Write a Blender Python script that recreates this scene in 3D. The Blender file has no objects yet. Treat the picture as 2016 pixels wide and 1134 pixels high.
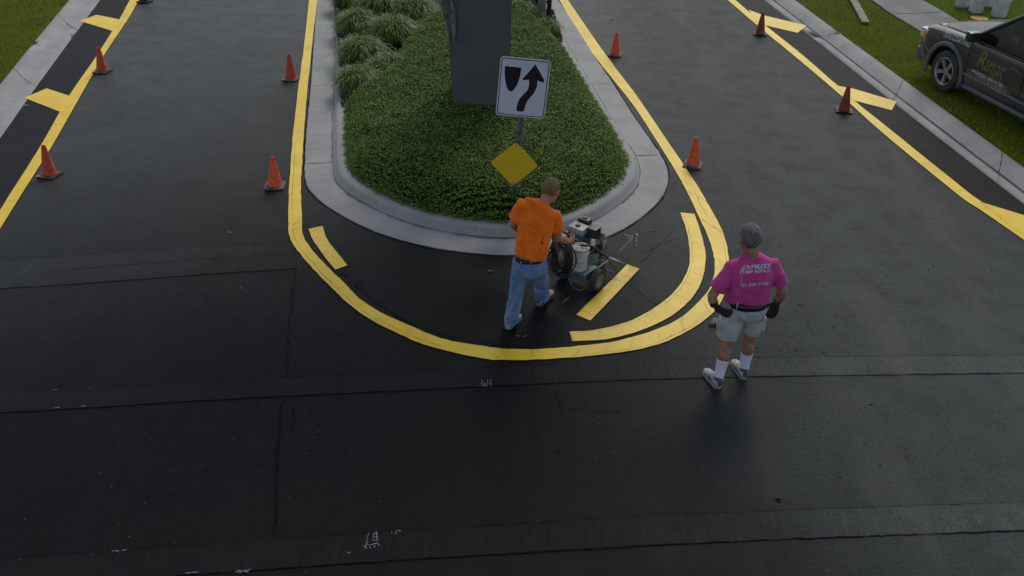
import bpy, bmesh, math, random
import numpy as np
from mathutils import Vector, Matrix, noise
from mathutils.bvhtree import BVHTree

# ------------------------------------------------------------------ camera
scene = bpy.context.scene
COL = scene.collection
R_ = math.radians
PITCH, ROLL, CH, FPX = 0.54185, 0.02814, 6.107, 1965.3
CP = Vector((0, 0, CH))
_fw = Vector((0, math.cos(PITCH), -math.sin(PITCH)))
_r = Vector((1, 0, 0)); _u = _r.cross(_fw)
CR = _r*math.cos(ROLL) + _u*math.sin(ROLL)
CU = -_r*math.sin(ROLL) + _u*math.cos(ROLL)
cam_d = bpy.data.cameras.new('camera'); cam = bpy.data.objects.new('camera', cam_d); COL.objects.link(cam)
m = Matrix((( CR.x, CU.x, -_fw.x), (CR.y, CU.y, -_fw.y), (CR.z, CU.z, -_fw.z))).to_4x4()
m.translation = CP
cam.matrix_world = m
cam_d.sensor_width = 36; cam_d.lens = 36*FPX/2016
cam_d.clip_start = 0.1; cam_d.clip_end = 2000
scene.camera = cam

def ray(px, py):
    return _fw + CR*((px-1008)/FPX) - CU*((py-567)/FPX)
def P(px, py, z=0.0):            # photo point -> point at height z
    d = ray(px, py); return CP + d*((z-CH)/d.z)
def J(px, py, Y):                # photo point -> point on the upright plane y = Y
    d = ray(px, py); return CP + d*(Y/d.y)

# ------------------------------------------------------------------ light
SUN_EL, SUN_AZ = R_(46), R_(14)          # azimuth clockwise from +Y
world = bpy.data.worlds.new("World"); scene.world = world; world.use_nodes = True
wn = world.node_tree; wn.nodes.clear()
sky = wn.nodes.new('ShaderNodeTexSky'); sky.sky_type = 'NISHITA'; sky.sun_disc = False
sky.sun_elevation = SUN_EL; sky.sun_rotation = SUN_AZ; sky.air_density = 1.0; sky.dust_density = 1.2; sky.ozone_density = 1.0
bg = wn.nodes.new('ShaderNodeBackground'); bg.inputs[1].default_value = 0.115
wo = wn.nodes.new('ShaderNodeOutputWorld')
hs = wn.nodes.new('ShaderNodeHueSaturation'); hs.inputs['Saturation'].default_value = 0.55; wn.links.new(sky.outputs[0], hs.inputs['Color']); wn.links.new(hs.outputs[0], bg.inputs[0]); wn.links.new(bg.outputs[0], wo.inputs[0])
sd = bpy.data.lights.new('sun', 'SUN'); sd.energy = 1.35; sd.angle = R_(22); sd.color = (1.0, 0.93, 0.82)
sun = bpy.data.objects.new('sun', sd); COL.objects.link(sun)
sv = Vector((math.sin(SUN_AZ)*math.cos(SUN_EL), math.cos(SUN_AZ)*math.cos(SUN_EL), math.sin(SUN_EL)))
sun.rotation_euler = sv.to_track_quat('Z', 'Y').to_euler(); sun.location = sv*60
scene.view_settings.view_transform = 'Standard'; scene.view_settings.look = 'None'
scene.view_settings.exposure = 0.12; scene.view_settings.gamma = 1.0
random.seed(7); rng = np.random.default_rng(7)

# ------------------------------------------------------------------ helpers
ORG = {}
def tag(o, label=None, cat=None, group=None, kind=None):
    if label: o['label'] = label
    if cat: o['category'] = cat
    if group: o['group'] = group
    if kind: o['kind'] = kind
    return o
def empty(name, loc=(0, 0, 0)):
    o = bpy.data.objects.new(name, None); o.empty_display_size = 0.1
    COL.objects.link(o); o.location = loc; ORG[o.name] = Vector(loc); return o
def link(name, me, mat, parent=None, org=None, smooth=True):
    """me holds world coordinates; they are made relative to the thing's origin"""
    o = bpy.data.objects.new(name, me); COL.objects.link(o)
    if parent is not None:
        org = ORG[parent.name]; o.parent = parent
    else:
        org = Vector(org) if org is not None else Vector((0, 0, 0)); o.location = org
    ORG[o.name] = org
    me.transform(Matrix.Translation(-org))
    if mat:
        for mm in (mat if isinstance(mat, (list, tuple)) else [mat]): me.materials.append(mm)
    if smooth: me.polygons.foreach_set('use_smooth', [True]*len(me.polygons))
    return o
def mk(name, bm, mat, parent=None, org=None, smooth=False, auto=None):
    bmesh.ops.recalc_face_normals(bm, faces=bm.faces)
    me = bpy.data.meshes.new(name); bm.to_mesh(me); bm.free()
    o = link(name, me, mat, parent, org, smooth or auto is not None)
    if auto is not None:
        try: me.set_sharp_from_angle(angle=R_(auto))
        except Exception: pass
    return o
def mk_split(name, bm, mat, parent, smooth=True):
    """every connected piece becomes an object of its own"""
    seen = set(); bm.verts.ensure_lookup_table(); comps = []
    for v in bm.verts:
        if v.index in seen: continue
        st_ = [v]; seen.add(v.index); comp = []
        while st_:
            a = st_.pop(); comp.append(a.index)
            for e in a.link_edges:
                b = e.other_vert(a)
                if b.index not in seen: seen.add(b.index); st_.append(b)
        comps.append(set(comp))
    for c in comps:
        b2 = bm.copy(); b2.verts.ensure_lookup_table()
        bmesh.ops.delete(b2, geom=[v for v in b2.verts if v.index not in c], context='VERTS'); mk(name, b2, mat, parent, smooth=smooth)
    bm.free()
def struct(o): o['kind'] = 'structure'; return o
def B(): return bmesh.new()
def frame(c, x, y, z=None):
    x = Vector(x).normalized(); z = Vector(z).normalized() if z is not None else x.cross(Vector(y)).normalized()
    y = z.cross(x).normalized()
    mm = Matrix((x, y, z)).transposed().to_4x4(); mm.translation = Vector(c); return mm
def box(bm, c, s, M=None, bev=0.0):
    mm = (M or Matrix.Identity(4)) @ Matrix.Translation(Vector(c)) @ Matrix.Diagonal((s[0], s[1], s[2], 1))
    r = bmesh.ops.create_cube(bm, size=1.0, matrix=mm)
    if bev > 0:
        es = list({e for v in r['verts'] for e in v.link_edges})
        bmesh.ops.bevel(bm, geom=es, offset=bev, segments=2, affect='EDGES', profile=0.7)
def loft(bm, pts, rad, side=(1, 0, 0), n=16, cap=True, closed=False, sq=1.0):
    """rings along pts; rad = (half width along side, half depth) per point or a number"""
    pts = [Vector(p) for p in pts]; side = Vector(side); rings = []
    N = len(pts)
    for i, p in enumerate(pts):
        if closed: t = pts[(i+1) % N]-pts[i-1]
        else: t = pts[min(i+1, N-1)]-pts[max(i-1, 0)]
        t = t.normalized() if t.length > 1e-9 else Vector((0, 0, 1))
        s = side - t*side.dot(t)
        if s.length < 0.15:
            s = Vector((0, 0, 1)) - t*t.z
            if s.length < 0.1: s = Vector((0, 1, 0)) - t*t.y
        s.normalize(); d = t.cross(s)
        r = rad[i] if isinstance(rad, list) else rad
        a, b = r if isinstance(r, (list, tuple)) else (r, r)
        rg = []
        for k in range(n):
            th = 2*math.pi*k/n; cx, sy = math.cos(th), math.sin(th)
            if sq != 1.0:
                cx = math.copysign(abs(cx)**sq, cx); sy = math.copysign(abs(sy)**sq, sy)
            rg.append(bm.verts.new(p + s*(a*cx) + d*(b*sy)))
        rings.append(rg)
    M = N if closed else N-1
    for i in range(M):
        A, C = rings[i], rings[(i+1) % N]
        for k in range(n): bm.faces.new((A[k], A[(k+1) % n], C[(k+1) % n], C[k]))
    if cap and not closed:
        bm.faces.new(rings[0][::-1]); bm.faces.new(rings[-1])
    return rings
def crv(pts, n=6, closed=False):
    """Catmull-Rom through pts"""
    pts = [Vector(p) for p in pts]; N = len(pts); out = []
    for i in range(N if closed else N-1):
        p0 = pts[i-1] if (i > 0 or closed) else pts[0]*2-pts[1]
        p1 = pts[i]; p2 = pts[(i+1) % N]
        p3 = pts[(i+2) % N] if (closed or i+2 < N) else pts[-1]*2-pts[-2]
        for k in range(n):
            t = k/n
            out.append(0.5*((2*p1)+(p2-p0)*t+(2*p0-5*p1+4*p2-p3)*t*t+(3*p1-p0-3*p2+p3)*t*t*t))
    if not closed: out.append(pts[-1].copy())
    return out
def tube(bm, pts, r, n=8, sm=0, closed=False):
    if sm: pts = crv(pts, sm, closed)
    loft(bm, pts, r, side=(0.31, 0.2, 0.93), n=n, closed=closed)
def ball(bm, c, r, M=None, seg=20):
    r = r if isinstance(r, (list, tuple)) else (r, r, r)
    mm = Matrix.Translation(Vector(c)) @ (M or Matrix.Identity(4)) @ Matrix.Diagonal((r[0], r[1], r[2], 1))
    bmesh.ops.create_uvsphere(bm, u_segments=seg, v_segments=max(8, seg*2//3), radius=1.0, matrix=mm)
def lathe(bm, prof, M=None, n=32):
    """prof = [(radius, z)...] revolved about local z"""
    M = M or Matrix.Identity(4); rings = []
    for r, z in prof:
        if r < 1e-6: rings.append([bm.verts.new(M @ Vector((0, 0, z)))])
        else: rings.append([bm.verts.new(M @ Vector((r*math.cos(2*math.pi*k/n), r*math.sin(2*math.pi*k/n), z))) for k in range(n)])
    for A, C in zip(rings, rings[1:]):
        for k in range(n):
            k2 = (k+1) % n
            if len(A) == 1 and len(C) == 1: continue
            if len(A) == 1: bm.faces.new((A[0], C[k2], C[k]))
            elif len(C) == 1: bm.faces.new((A[k], A[k2], C[0]))
            else: bm.faces.new((A[k], A[k2], C[k2], C[k]))
def prism(bm, poly, z0, z1, M=None):
    M = M or Matrix.Identity(4)
    a = [bm.verts.new(M @ Vector((p[0], p[1], z0))) for p in poly]
    b = [bm.verts.new(M @ Vector((p[0], p[1], z1))) for p in poly]
    n = len(poly)
    bm.faces.new(a[::-1]); bm.faces.new(b)
    for i in range(n): bm.faces.new((a[i], a[(i+1) % n], b[(i+1) % n], b[i]))
def resample(pts, n):
    pts = [Vector(p) for p in pts]; L = [0]
    for a, b in zip(pts, pts[1:]): L.append(L[-1]+(b-a).length)
    out = []; j = 0
    for i in range(n):
        s = L[-1]*i/(n-1)
        while j < len(L)-2 and L[j+1] < s: j += 1
        t = (s-L[j])/max(L[j+1]-L[j], 1e-9); out.append(pts[j].lerp(pts[j+1], min(max(t, 0), 1)))
    return out
def ribbon(bm, A, C, z, wob=0.0):
    V = []
    for i, (a, b) in enumerate(zip(A, C)):
        d = (b-a); d.z = 0; d.normalize()
        wa = wob*noise.noise(a*9)+wob*0.6*noise.noise(a*31); wb = wob*noise.noise(b*9+Vector((5, 0, 0)))+wob*0.6*noise.noise(b*31)
        V.append((bm.verts.new((a.x+d.x*wa, a.y+d.y*wa, z)), bm.verts.new((b.x+d.x*wb, b.y+d.y*wb, z))))
    for p, q in zip(V, V[1:]): bm.faces.new((p[0], p[1], q[1], q[0]))
def bake(name, bm, mat, parent, voxel=0.008, smooth=4, fac=0.5, fn=None, org=None):
    """union of closed shells as one continuous surface"""
    bmesh.ops.recalc_face_normals(bm, faces=bm.faces)
    me = bpy.data.meshes.new('tmp'); bm.to_mesh(me); bm.free()
    o = bpy.data.objects.new('tmp', me); COL.objects.link(o)
    md = o.modifiers.new('r', 'REMESH'); md.mode = 'VOXEL'; md.voxel_size = voxel
    if smooth: ms = o.modifiers.new('s', 'SMOOTH'); ms.iterations = smooth; ms.factor = fac
    dg = bpy.context.evaluated_depsgraph_get(); dg.update()
    nm = bpy.data.meshes.new_from_object(o.evaluated_get(dg)); nm.name = name
    bpy.data.objects.remove(o); bpy.data.meshes.remove(me)
    if fn:
        nr = [v.normal.copy() for v in nm.vertices]
        for v, nn in zip(nm.vertices, nr): v.co = fn(v.co.copy(), nn)
    return link(name, nm, mat, parent, org)
def quads_mesh(name, verts, nper, mat, parent=None, org=None, smooth=False):
    """verts: (N, nper, 3) array -> one face per row"""
    N = verts.shape[0]; me = bpy.data.meshes.new(name)
    me.vertices.add(N*nper); me.vertices.foreach_set('co', verts.reshape(-1).astype(np.float32))
    me.loops.add(N*nper); me.loops.foreach_set('vertex_index', np.arange(N*nper, dtype=np.int32))
    me.polygons.add(N); me.polygons.foreach_set('loop_start', np.arange(0, N*nper, nper, dtype=np.int32))
    me.update(calc_edges=True); me.validate()
    return link(name, me, mat, parent, org, smooth)
def strips_mesh(name, L, Rr, mat, parent=None, org=None):
    """L, Rr: (N, K, 3) left and right edges of N blades -> K-1 quads per blade"""
    N, K, _ = L.shape; V = np.stack([L, Rr], axis=2).reshape(N, K*2, 3)
    base = (np.arange(N)*K*2)[:, None, None]; k = np.arange(K-1)[None, :, None]*2
    F = (base + k + np.array([0, 1, 3, 2])[None, None, :]).reshape(-1).astype(np.int32); nf = N*(K-1)
    me = bpy.data.meshes.new(name); me.vertices.add(N*K*2); me.vertices.foreach_set('co', V.reshape(-1).astype(np.float32))
    me.loops.add(nf*4); me.loops.foreach_set('vertex_index', F)
    me.polygons.add(nf); me.polygons.foreach_set('loop_start', np.arange(0, nf*4, 4, dtype=np.int32))
    me.update(calc_edges=True); me.validate()
    return link(name, me, mat, parent, org, True)

# ------------------------------------------------------------------ materials
def newmat(name):
    mt = bpy.data.materials.new(name); mt.use_nodes = True
    nt = mt.node_tree; return mt, nt, nt.nodes['Principled BSDF']
def N_(nt, t, **kw):
    n = nt.nodes.new(t)
    for k, v in kw.items():
        if k in n.inputs: n.inputs[k].default_value = v
        else: setattr(n, k, v)
    return n
def c4(c): return (c[0], c[1], c[2], 1)
def mathn(nt, op, a, b=None, c=None, clamp=False):
    n = nt.nodes.new('ShaderNodeMath'); n.operation = op; n.use_clamp = clamp
    for i, v in enumerate((a, b, c)):
        if v is None: continue
        if isinstance(v, (int, float)): n.inputs[i].default_value = v
        else: nt.links.new(v, n.inputs[i])
    return n.outputs[0]
def mixc(nt, fac, a, b, mode='MIX'):
    n = nt.nodes.new('ShaderNodeMix'); n.data_type = 'RGBA'; n.blend_type = mode
    for s, v in ((n.inputs[0], fac), (n.inputs[6], a), (n.inputs[7], b)):
        if isinstance(v, (int, float)): s.default_value = v
        elif isinstance(v, (tuple, list)): s.default_value = c4(v)
        else: nt.links.new(v, s)
    return n.outputs[2]
def ramp(nt, src, lo, hi):
    n = nt.nodes.new('ShaderNodeMapRange'); n.inputs[1].default_value = lo; n.inputs[2].default_value = hi
    n.clamp = True; n.interpolation_type = 'SMOOTHSTEP'; nt.links.new(src, n.inputs[0]); return n.outputs[0]
def noi(nt, vec, scale, detail=4, rough=0.55, dist=0.0):
    n = N_(nt, 'ShaderNodeTexNoise', Scale=scale, Detail=detail, Roughness=rough, Distortion=dist)
    if vec is not None: nt.links.new(vec, n.inputs['Vector'])
    return n.outputs[0]
def bumpn(nt, h, strength, dist, normal=None):
    b = N_(nt, 'ShaderNodeBump', Strength=strength, Distance=dist); nt.links.new(h, b.inputs['Height'])
    if normal: nt.links.new(normal, b.inputs['Normal'])
    return b.outputs[0]
def vecs(nt, world_=False, scale=None):
    if world_: v = nt.nodes.new('ShaderNodeNewGeometry').outputs['Position']
    else: v = nt.nodes.new('ShaderNodeTexCoord').outputs['Object']
    if scale:
        mp = nt.nodes.new('ShaderNodeMapping'); mp.inputs['Scale'].default_value = scale; nt.links.new(v, mp.inputs[0]); v = mp.outputs[0]
    return v
def simple(name, col, rough=0.6, metal=0.0, col2=None, sc=8.0, bump=0.0, bsc=60.0, bd=0.002, spec=0.5, coat=0.0, lo=0.35, hi=0.65):
    mt, nt, p = newmat(name)
    p.inputs['Roughness'].default_value = rough; p.inputs['Metallic'].default_value = metal
    p.inputs['Specular IOR Level'].default_value = spec; p.inputs['Coat Weight'].default_value = coat
    v = vecs(nt)
    col2 = col2 or tuple(c*0.72 for c in col)
    f = ramp(nt, noi(nt, v, sc, 5, 0.6), lo, hi)
    nt.links.new(mixc(nt, f, col2, col), p.inputs['Base Color'])
    if bump: nt.links.new(bumpn(nt, noi(nt, v, bsc, 4), bump, bd), p.inputs['Normal'])
    return mt

def asphalt(name='asphalt', brushed=False, k=1.0):
    mt, nt, p = newmat(name); v = vecs(nt, True)
    sep = nt.nodes.new('ShaderNodeSeparateXYZ'); nt.links.new(v, sep.inputs[0]); X = sep.outputs[0]; Y = sep.outputs[1]
    big = noi(nt, v, 0.45, 4, 0.55, 0.6); mid = noi(nt, v, 2.4, 5, 0.65); fine = noi(nt, v, 26, 4, 0.8); grit = noi(nt, v, 40, 3, 0.8)
    # dark structure's reflection painted in round the island nose, sky sheen and older coats away from it, worn open mat to the right
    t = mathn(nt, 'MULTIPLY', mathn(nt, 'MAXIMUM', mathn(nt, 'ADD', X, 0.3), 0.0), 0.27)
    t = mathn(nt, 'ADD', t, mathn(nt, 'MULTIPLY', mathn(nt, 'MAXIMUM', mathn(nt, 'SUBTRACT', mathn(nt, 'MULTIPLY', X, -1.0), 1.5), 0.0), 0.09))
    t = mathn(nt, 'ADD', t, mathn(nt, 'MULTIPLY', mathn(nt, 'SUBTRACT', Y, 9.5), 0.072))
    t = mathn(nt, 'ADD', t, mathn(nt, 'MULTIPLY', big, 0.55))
    sheen_wear = ramp(nt, t, 0.25, 1.65); worn = ramp(nt, X, 0.3, 3.2)
    base = mixc(nt, sheen_wear, (0.0058*k, 0.0068*k, 0.0074*k), (0.050*k, 0.060*k, 0.059*k))
    base = mixc(nt, mathn(nt, 'MULTIPLY', ramp(nt, mid, 0.38, 0.7), mathn(nt, 'ADD', 0.12, mathn(nt, 'MULTIPLY', sheen_wear, 0.35))), base, (0.020, 0.022, 0.020))
    gr = mathn(nt, 'MULTIPLY', ramp(nt, grit, 0.52, 0.64), mathn(nt, 'ADD', 0.06, mathn(nt, 'MULTIPLY', mathn(nt, 'MULTIPLY', sheen_wear, worn), 0.55)))
    base = mixc(nt, gr, base, (0.085, 0.090, 0.082))
    dk = mathn(nt, 'MULTIPLY', ramp(nt, noi(nt, v, 30, 3, 0.7), 0.56, 0.68), mathn(nt, 'ADD', 0.15, mathn(nt, 'MULTIPLY', worn, 0.6)))
    base = mixc(nt, dk, base, (0.006, 0.0065, 0.007))
    st = vecs(nt, True, (0.9, 0.16, 1)); dust = ramp(nt, noi(nt, st, 1.1, 4, 0.6), 0.48, 0.72)
    base = mixc(nt, mathn(nt, 'MULTIPLY', mathn(nt, 'MULTIPLY', dust, sheen_wear), mathn(nt, 'ADD', 0.12, mathn(nt, 'MULTIPLY', worn, 0.4))), base, (0.095, 0.098, 0.088))
    sk = ramp(nt, noi(nt, vecs(nt, True, (2.6, 0.10, 1)), 1.0, 4, 0.6), 0.40, 0.68)
    base = mixc(nt, mathn(nt, 'MULTIPLY', sk, mathn(nt, 'ADD', 0.04, mathn(nt, 'MULTIPLY', sheen_wear, 0.2))), base, (0.045, 0.052, 0.052))
    if brushed:
        sv_ = vecs(nt, True, (30, 1.6, 1)); s1 = noi(nt, sv_, 1.0, 4, 0.75)
        base = mixc(nt, mathn(nt, 'MULTIPLY', ramp(nt, s1, 0.50, 0.78), mathn(nt, 'ADD', 0.10, mathn(nt, 'MULTIPLY', sheen_wear, 0.75))), base, (0.115, 0.122, 0.115))
    vo = N_(nt, 'ShaderNodeTexVoronoi', Scale=16.0); nt.links.new(v, vo.inputs['Vector'])
    sp = mathn(nt, 'LESS_THAN', vo.outputs['Distance'], 0.085)
    wn_ = N_(nt, 'ShaderNodeTexWhiteNoise'); nt.links.new(vo.outputs['Position'], wn_.inputs['Vector'])
    sp = mathn(nt, 'MULTIPLY', sp, mathn(nt, 'GREATER_THAN', mathn(nt, 'ADD', wn_.outputs['Value'], mathn(nt, 'MULTIPLY', mid, 0.26)), 1.04))
    base = mixc(nt, mathn(nt, 'MULTIPLY', sp, 0.8), base, (0.17, 0.17, 0.16))
    nt.links.new(base, p.inputs['Base Color'])
    rg = mathn(nt, 'ADD', 0.50, mathn(nt, 'MULTIPLY', worn, 0.14)); rg = mathn(nt, 'ADD', rg, mathn(nt, 'MULTIPLY', mid, 0.14))
    nt.links.new(rg, p.inputs['Roughness'])
    nt.links.new(mathn(nt, 'ADD', 0.06, mathn(nt, 'MULTIPLY', sheen_wear, 0.10)), p.inputs['Specular IOR Level'])
    h = mathn(nt, 'ADD', mathn(nt, 'MULTIPLY', fine, mathn(nt, 'ADD', 0.30, worn)), mathn(nt, 'MULTIPLY', mid, 1.2))
    if brushed: h = mathn(nt, 'ADD', h, mathn(nt, 'MULTIPLY', s1, 1.2))
    nt.links.new(bumpn(nt, h, 0.85, 0.012), p.inputs['Normal'])
    return mt
def yellow_paint():
    mt, nt, p = newmat('yellow_paint'); v = vecs(nt, True)
    a = noi(nt, v, 1.6, 4, 0.6); f = noi(nt, v, 45, 3, 0.7)
    c = mixc(nt, ramp(nt, a, 0.35, 0.7), (0.74, 0.50, 0.014), (0.85, 0.60, 0.022))
    c = mixc(nt, mathn(nt, 'MULTIPLY', ramp(nt, f, 0.55, 0.72), 0.12), c, (0.40, 0.26, 0.02))
    nt.links.new(c, p.inputs['Base Color']); p.inputs['Roughness'].default_value = 0.44
    p.inputs['Specular IOR Level'].default_value = 0.35
    nt.links.new(bumpn(nt, mathn(nt, 'ADD', f, a), 0.35, 0.004), p.inputs['Normal'])
    return mt
def concrete(name, col, dark):
    mt, nt, p = newmat(name); v = vecs(nt, True)
    a = noi(nt, v, 1.3, 5, 0.62); b = noi(nt, v, 9, 4, 0.6); f = noi(nt, v, 120, 2)
    c = mixc(nt, ramp(nt, a, 0.32, 0.68), dark, col)
    c = mixc(nt, mathn(nt, 'MULTIPLY', ramp(nt, b, 0.5, 0.8), 0.35), c, tuple(x*0.55 for x in dark))
    c = mixc(nt, mathn(nt, 'MULTIPLY', ramp(nt, f, 0.5, 0.75), 0.25), c, tuple(x*0.6 for x in col))
    nt.links.new(c, p.inputs['Base Color']); p.inputs['Roughness'].default_value = 0.75
    p.inputs['Specular IOR Level'].default_value = 0.3
    nt.links.new(bumpn(nt, mathn(nt, 'ADD', f, b), 0.3, 0.003), p.inputs['Normal'])
    return mt
def leafy(name, cols, rough=0.5, spec=0.4):
    mt, nt, p = newmat(name); g = nt.nodes.new('ShaderNodeNewGeometry')
    r = nt.nodes.new('ShaderNodeValToRGB'); r.color_ramp.interpolation = 'LINEAR'
    e = r.color_ramp.elements; e[0].color = c4(cols[0]); e[1].color = c4(cols[-1])
    for i, c in enumerate(cols[1:-1]):
        k = e.new((i+1)/(len(cols)-1)); k.color = c4(c)
    nt.links.new(g.outputs['Random Per Island'], r.inputs[0])
    n = noi(nt, g.outputs['Position'], 1.7, 3)
    c = mixc(nt, mathn(nt, 'MULTIPLY', ramp(nt, n, 0.35, 0.65), 0.45), r.outputs[0], cols[len(cols)//2])
    nt.links.new(c, p.inputs['Base Color']); p.inputs['Roughness'].default_value = rough
    p.inputs['Specular IOR Level'].default_value = spec
    tr = N_(nt, 'ShaderNodeBsdfTranslucent'); nt.links.new(c, tr.inputs[0])
    mx = N_(nt, 'ShaderNodeMixShader'); mx.inputs[0].default_value = 0.22
    out = nt.nodes['Material Output']; nt.links.new(p.outputs[0], mx.inputs[1]); nt.links.new(tr.outputs[0], mx.inputs[2]); nt.links.new(mx.outputs[0], out.inputs[0])
    return mt
def ground_green(name, a, b, c2):
    mt, nt, p = newmat(name); v = vecs(nt, True)
    c = mixc(nt, ramp(nt, noi(nt, v, 1.1, 5, 0.65), 0.35, 0.65), a, b)
    c = mixc(nt, mathn(nt, 'MULTIPLY', ramp(nt, noi(nt, v, 2.7, 4, 0.6), 0.5, 0.72), 0.6), c, c2)
    c = mixc(nt, mathn(nt, 'MULTIPLY', noi(nt, v, 60, 3, 0.8), 0.5), c, tuple(x*0.4 for x in a))
    nt.links.new(c, p.inputs['Base Color']); p.inputs['Roughness'].default_value = 0.85; p.inputs['Specular IOR Level'].default_value = 0.15
    nt.links.new(bumpn(nt, noi(nt, v, 50, 3, 0.8), 0.8, 0.03), p.inputs['Normal']); return mt
def cloth(name, col, dark, wr=6.0, bd=0.012, rough=0.85, sc=None, weave=260):
    mt, nt, p = newmat(name); v = vecs(nt, False, sc) if sc else vecs(nt)
    a = noi(nt, v, wr, 3, 0.5, 0.8); f = ramp(nt, a, 0.3, 0.7)
    nt.links.new(mixc(nt, f, dark, col), p.inputs['Base Color']); p.inputs['Roughness'].default_value = rough
    p.inputs['Specular IOR Level'].default_value = 0.12; p.inputs['Sheen Weight'].default_value = 0.15
    n1 = bumpn(nt, a, 0.6, bd); nt.links.new(bumpn(nt, noi(nt, vecs(nt), weave, 2), 0.2, 0.001, n1), p.inputs['Normal'])
    return mt

M = {}
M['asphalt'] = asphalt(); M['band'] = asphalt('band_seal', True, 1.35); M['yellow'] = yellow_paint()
M['concrete'] = concrete('kerb_concrete', (0.325, 0.328, 0.325), (0.255, 0.258, 0.258))
M['walk'] = concrete('walk_concrete', (0.19, 0.195, 0.185), (0.12, 0.125, 0.12))
M['joint'] = simple('joint_dark', (0.03, 0.03, 0.03), 0.9)
M['crack'] = simple('crack_dark', (0.006, 0.006, 0.008), 0.9, col2=(0.012, 0.0125, 0.013), sc=3, spec=0.05)
M['ycrack'] = simple('stripe_crack', (0.10, 0.065, 0.012), 0.8, col2=(0.30, 0.20, 0.02), spec=0.1)
M['lawn'] = ground_green('lawn_soil', (0.06, 0.095, 0.010), (0.10, 0.15, 0.014), (0.12, 0.090, 0.024))
M['grass'] = leafy('grass_blade', [(0.08, 0.125, 0.008), (0.17, 0.24, 0.012), (0.26, 0.32, 0.020), (0.28, 0.23, 0.040)], 0.6, 0.2)
M['leaf'] = leafy('hedge_leaf', [(0.026, 0.066, 0.010), (0.070, 0.150, 0.020), (0.14, 0.245, 0.036), (0.28, 0.39, 0.08)], 0.6, 0.22)
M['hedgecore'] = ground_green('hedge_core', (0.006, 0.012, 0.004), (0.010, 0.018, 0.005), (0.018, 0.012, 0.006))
M['fgrass'] = leafy('fountain_blade', [(0.040, 0.080, 0.012), (0.095, 0.155, 0.026), (0.13, 0.205, 0.032), (0.17, 0.23, 0.045)], 0.5, 0.35)
M['mulch'] = leafy('mulch_chip', [(0.05, 0.02, 0.012), (0.09, 0.04, 0.022), (0.14, 0.075, 0.04)], 0.85, 0.15)
M['soil'] = simple('bed_soil', (0.035, 0.020, 0.013), 0.95, col2=(0.015, 0.010, 0.007), sc=14, bump=0.8, bsc=40, bd=0.02)

# ------------------------------------------------------------------ ground, road, kerbs
def flat(bm, pts, z):
    bm.faces.new([bm.verts.new((p.x, p.y, z)) for p in pts])
bm = B(); bmesh.ops.create_grid(bm, x_segments=40, y_segments=40, size=300, matrix=Matrix.Translation((0, 100, -0.06)))
struct(mk('ground', bm, M['lawn']))
def ext(pts, a, b):
    """lengthen a polyline at both ends"""
    p0, p1 = pts[0], pts[1]; q0, q1 = pts[-1], pts[-2]
    return [p0+(p0-p1).normalized()*a] + pts + [q0+(q0-q1).normalized()*b]
# left gutter, photo order far -> near
LA = ext([P(*q) for q in ((197.6, 0), (144, 72), (67, 177.6), (0, 273))], 30, 9)
LG = ext([P(*q, 0.09) for q in ((137, 0), (67, 84), (0, 167.5))], 30, 10)
RA = ext([P(*q) for q in ((1504, 0), (1595, 71), (1744, 190), (1910, 320), (2016, 402))], 30, 9)
RG = ext([P(*q, 0.11) for q in ((1565, 0), (1650, 63), (1833, 196), (2003, 320))], 30, 9)
bm = B()
for x0, x1 in ((-60, 60),):
    bmesh.ops.create_grid(bm, x_segments=30, y_segments=30, size=1, matrix=Matrix.Translation((0, 0, 0)) @ Matrix.Diagonal((70, 20, 1, 1)))
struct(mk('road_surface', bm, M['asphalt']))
bm = B()
La, Ra = resample(LA, 24), resample(RA, 24)
La = [p for p in La if p.y > 19.9] ; Ra = [p for p in Ra if p.y > 19.9]
la0 = min(La, key=lambda p: p.y); ra0 = min(Ra, key=lambda p: p.y)
NN = 12
A = resample([Vector((-8.2, 19.996, 0))]+sorted([p for p in LA if p.y > 20.3], key=lambda p: p.y), NN)
C = resample([Vector((6.3, 19.996, 0))]+sorted([p for p in RA if p.y > 20.3], key=lambda p: p.y), NN)
A = [a+Vector((-1.5, 0, 0)) for a in A]; C = [c+Vector((1.5, 0, 0)) for c in C]
A[0].y = C[0].y = 20.0
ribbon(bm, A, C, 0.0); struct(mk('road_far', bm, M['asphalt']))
def kerb_strip(name, A, G, prof, mat):
    n = 90; a = resample(crv(A, 6), n); g = resample(crv(G, 6), n)
    bm = B(); rows = []
    for p, q in zip(a, g):
        rows.append([bm.verts.new((p.x+(q.x-p.x)*t, p.y+(q.y-p.y)*t, z)) for t, z in prof])
    for r, s in zip(rows, rows[1:]):
        for i in range(len(prof)-1): bm.faces.new((r[i], r[i+1], s[i+1], s[i]))
    struct(mk(name, bm, mat, smooth=True)); return a, g
la, lg = kerb_strip('left_gutter', LA, LG, [(-0.02, -0.05), (0, 0.008), (0.3, 0.004), (0.48, 0.004), (0.62, 0.020), (0.85, 0.070), (1.0, 0.09), (1.04, 0.08), (1.08, -0.1)], M['concrete'])
ra, rg = kerb_strip('right_gutter', RA, RG, [(-0.02, -0.05), (0, 0.008), (0.3, 0.004), (0.42, -0.008), (0.5, 0.012), (0.72, 0.095), (0.95, 0.11), (1.0, 0.108), (1.05, -0.1)], M['concrete'])
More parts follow.
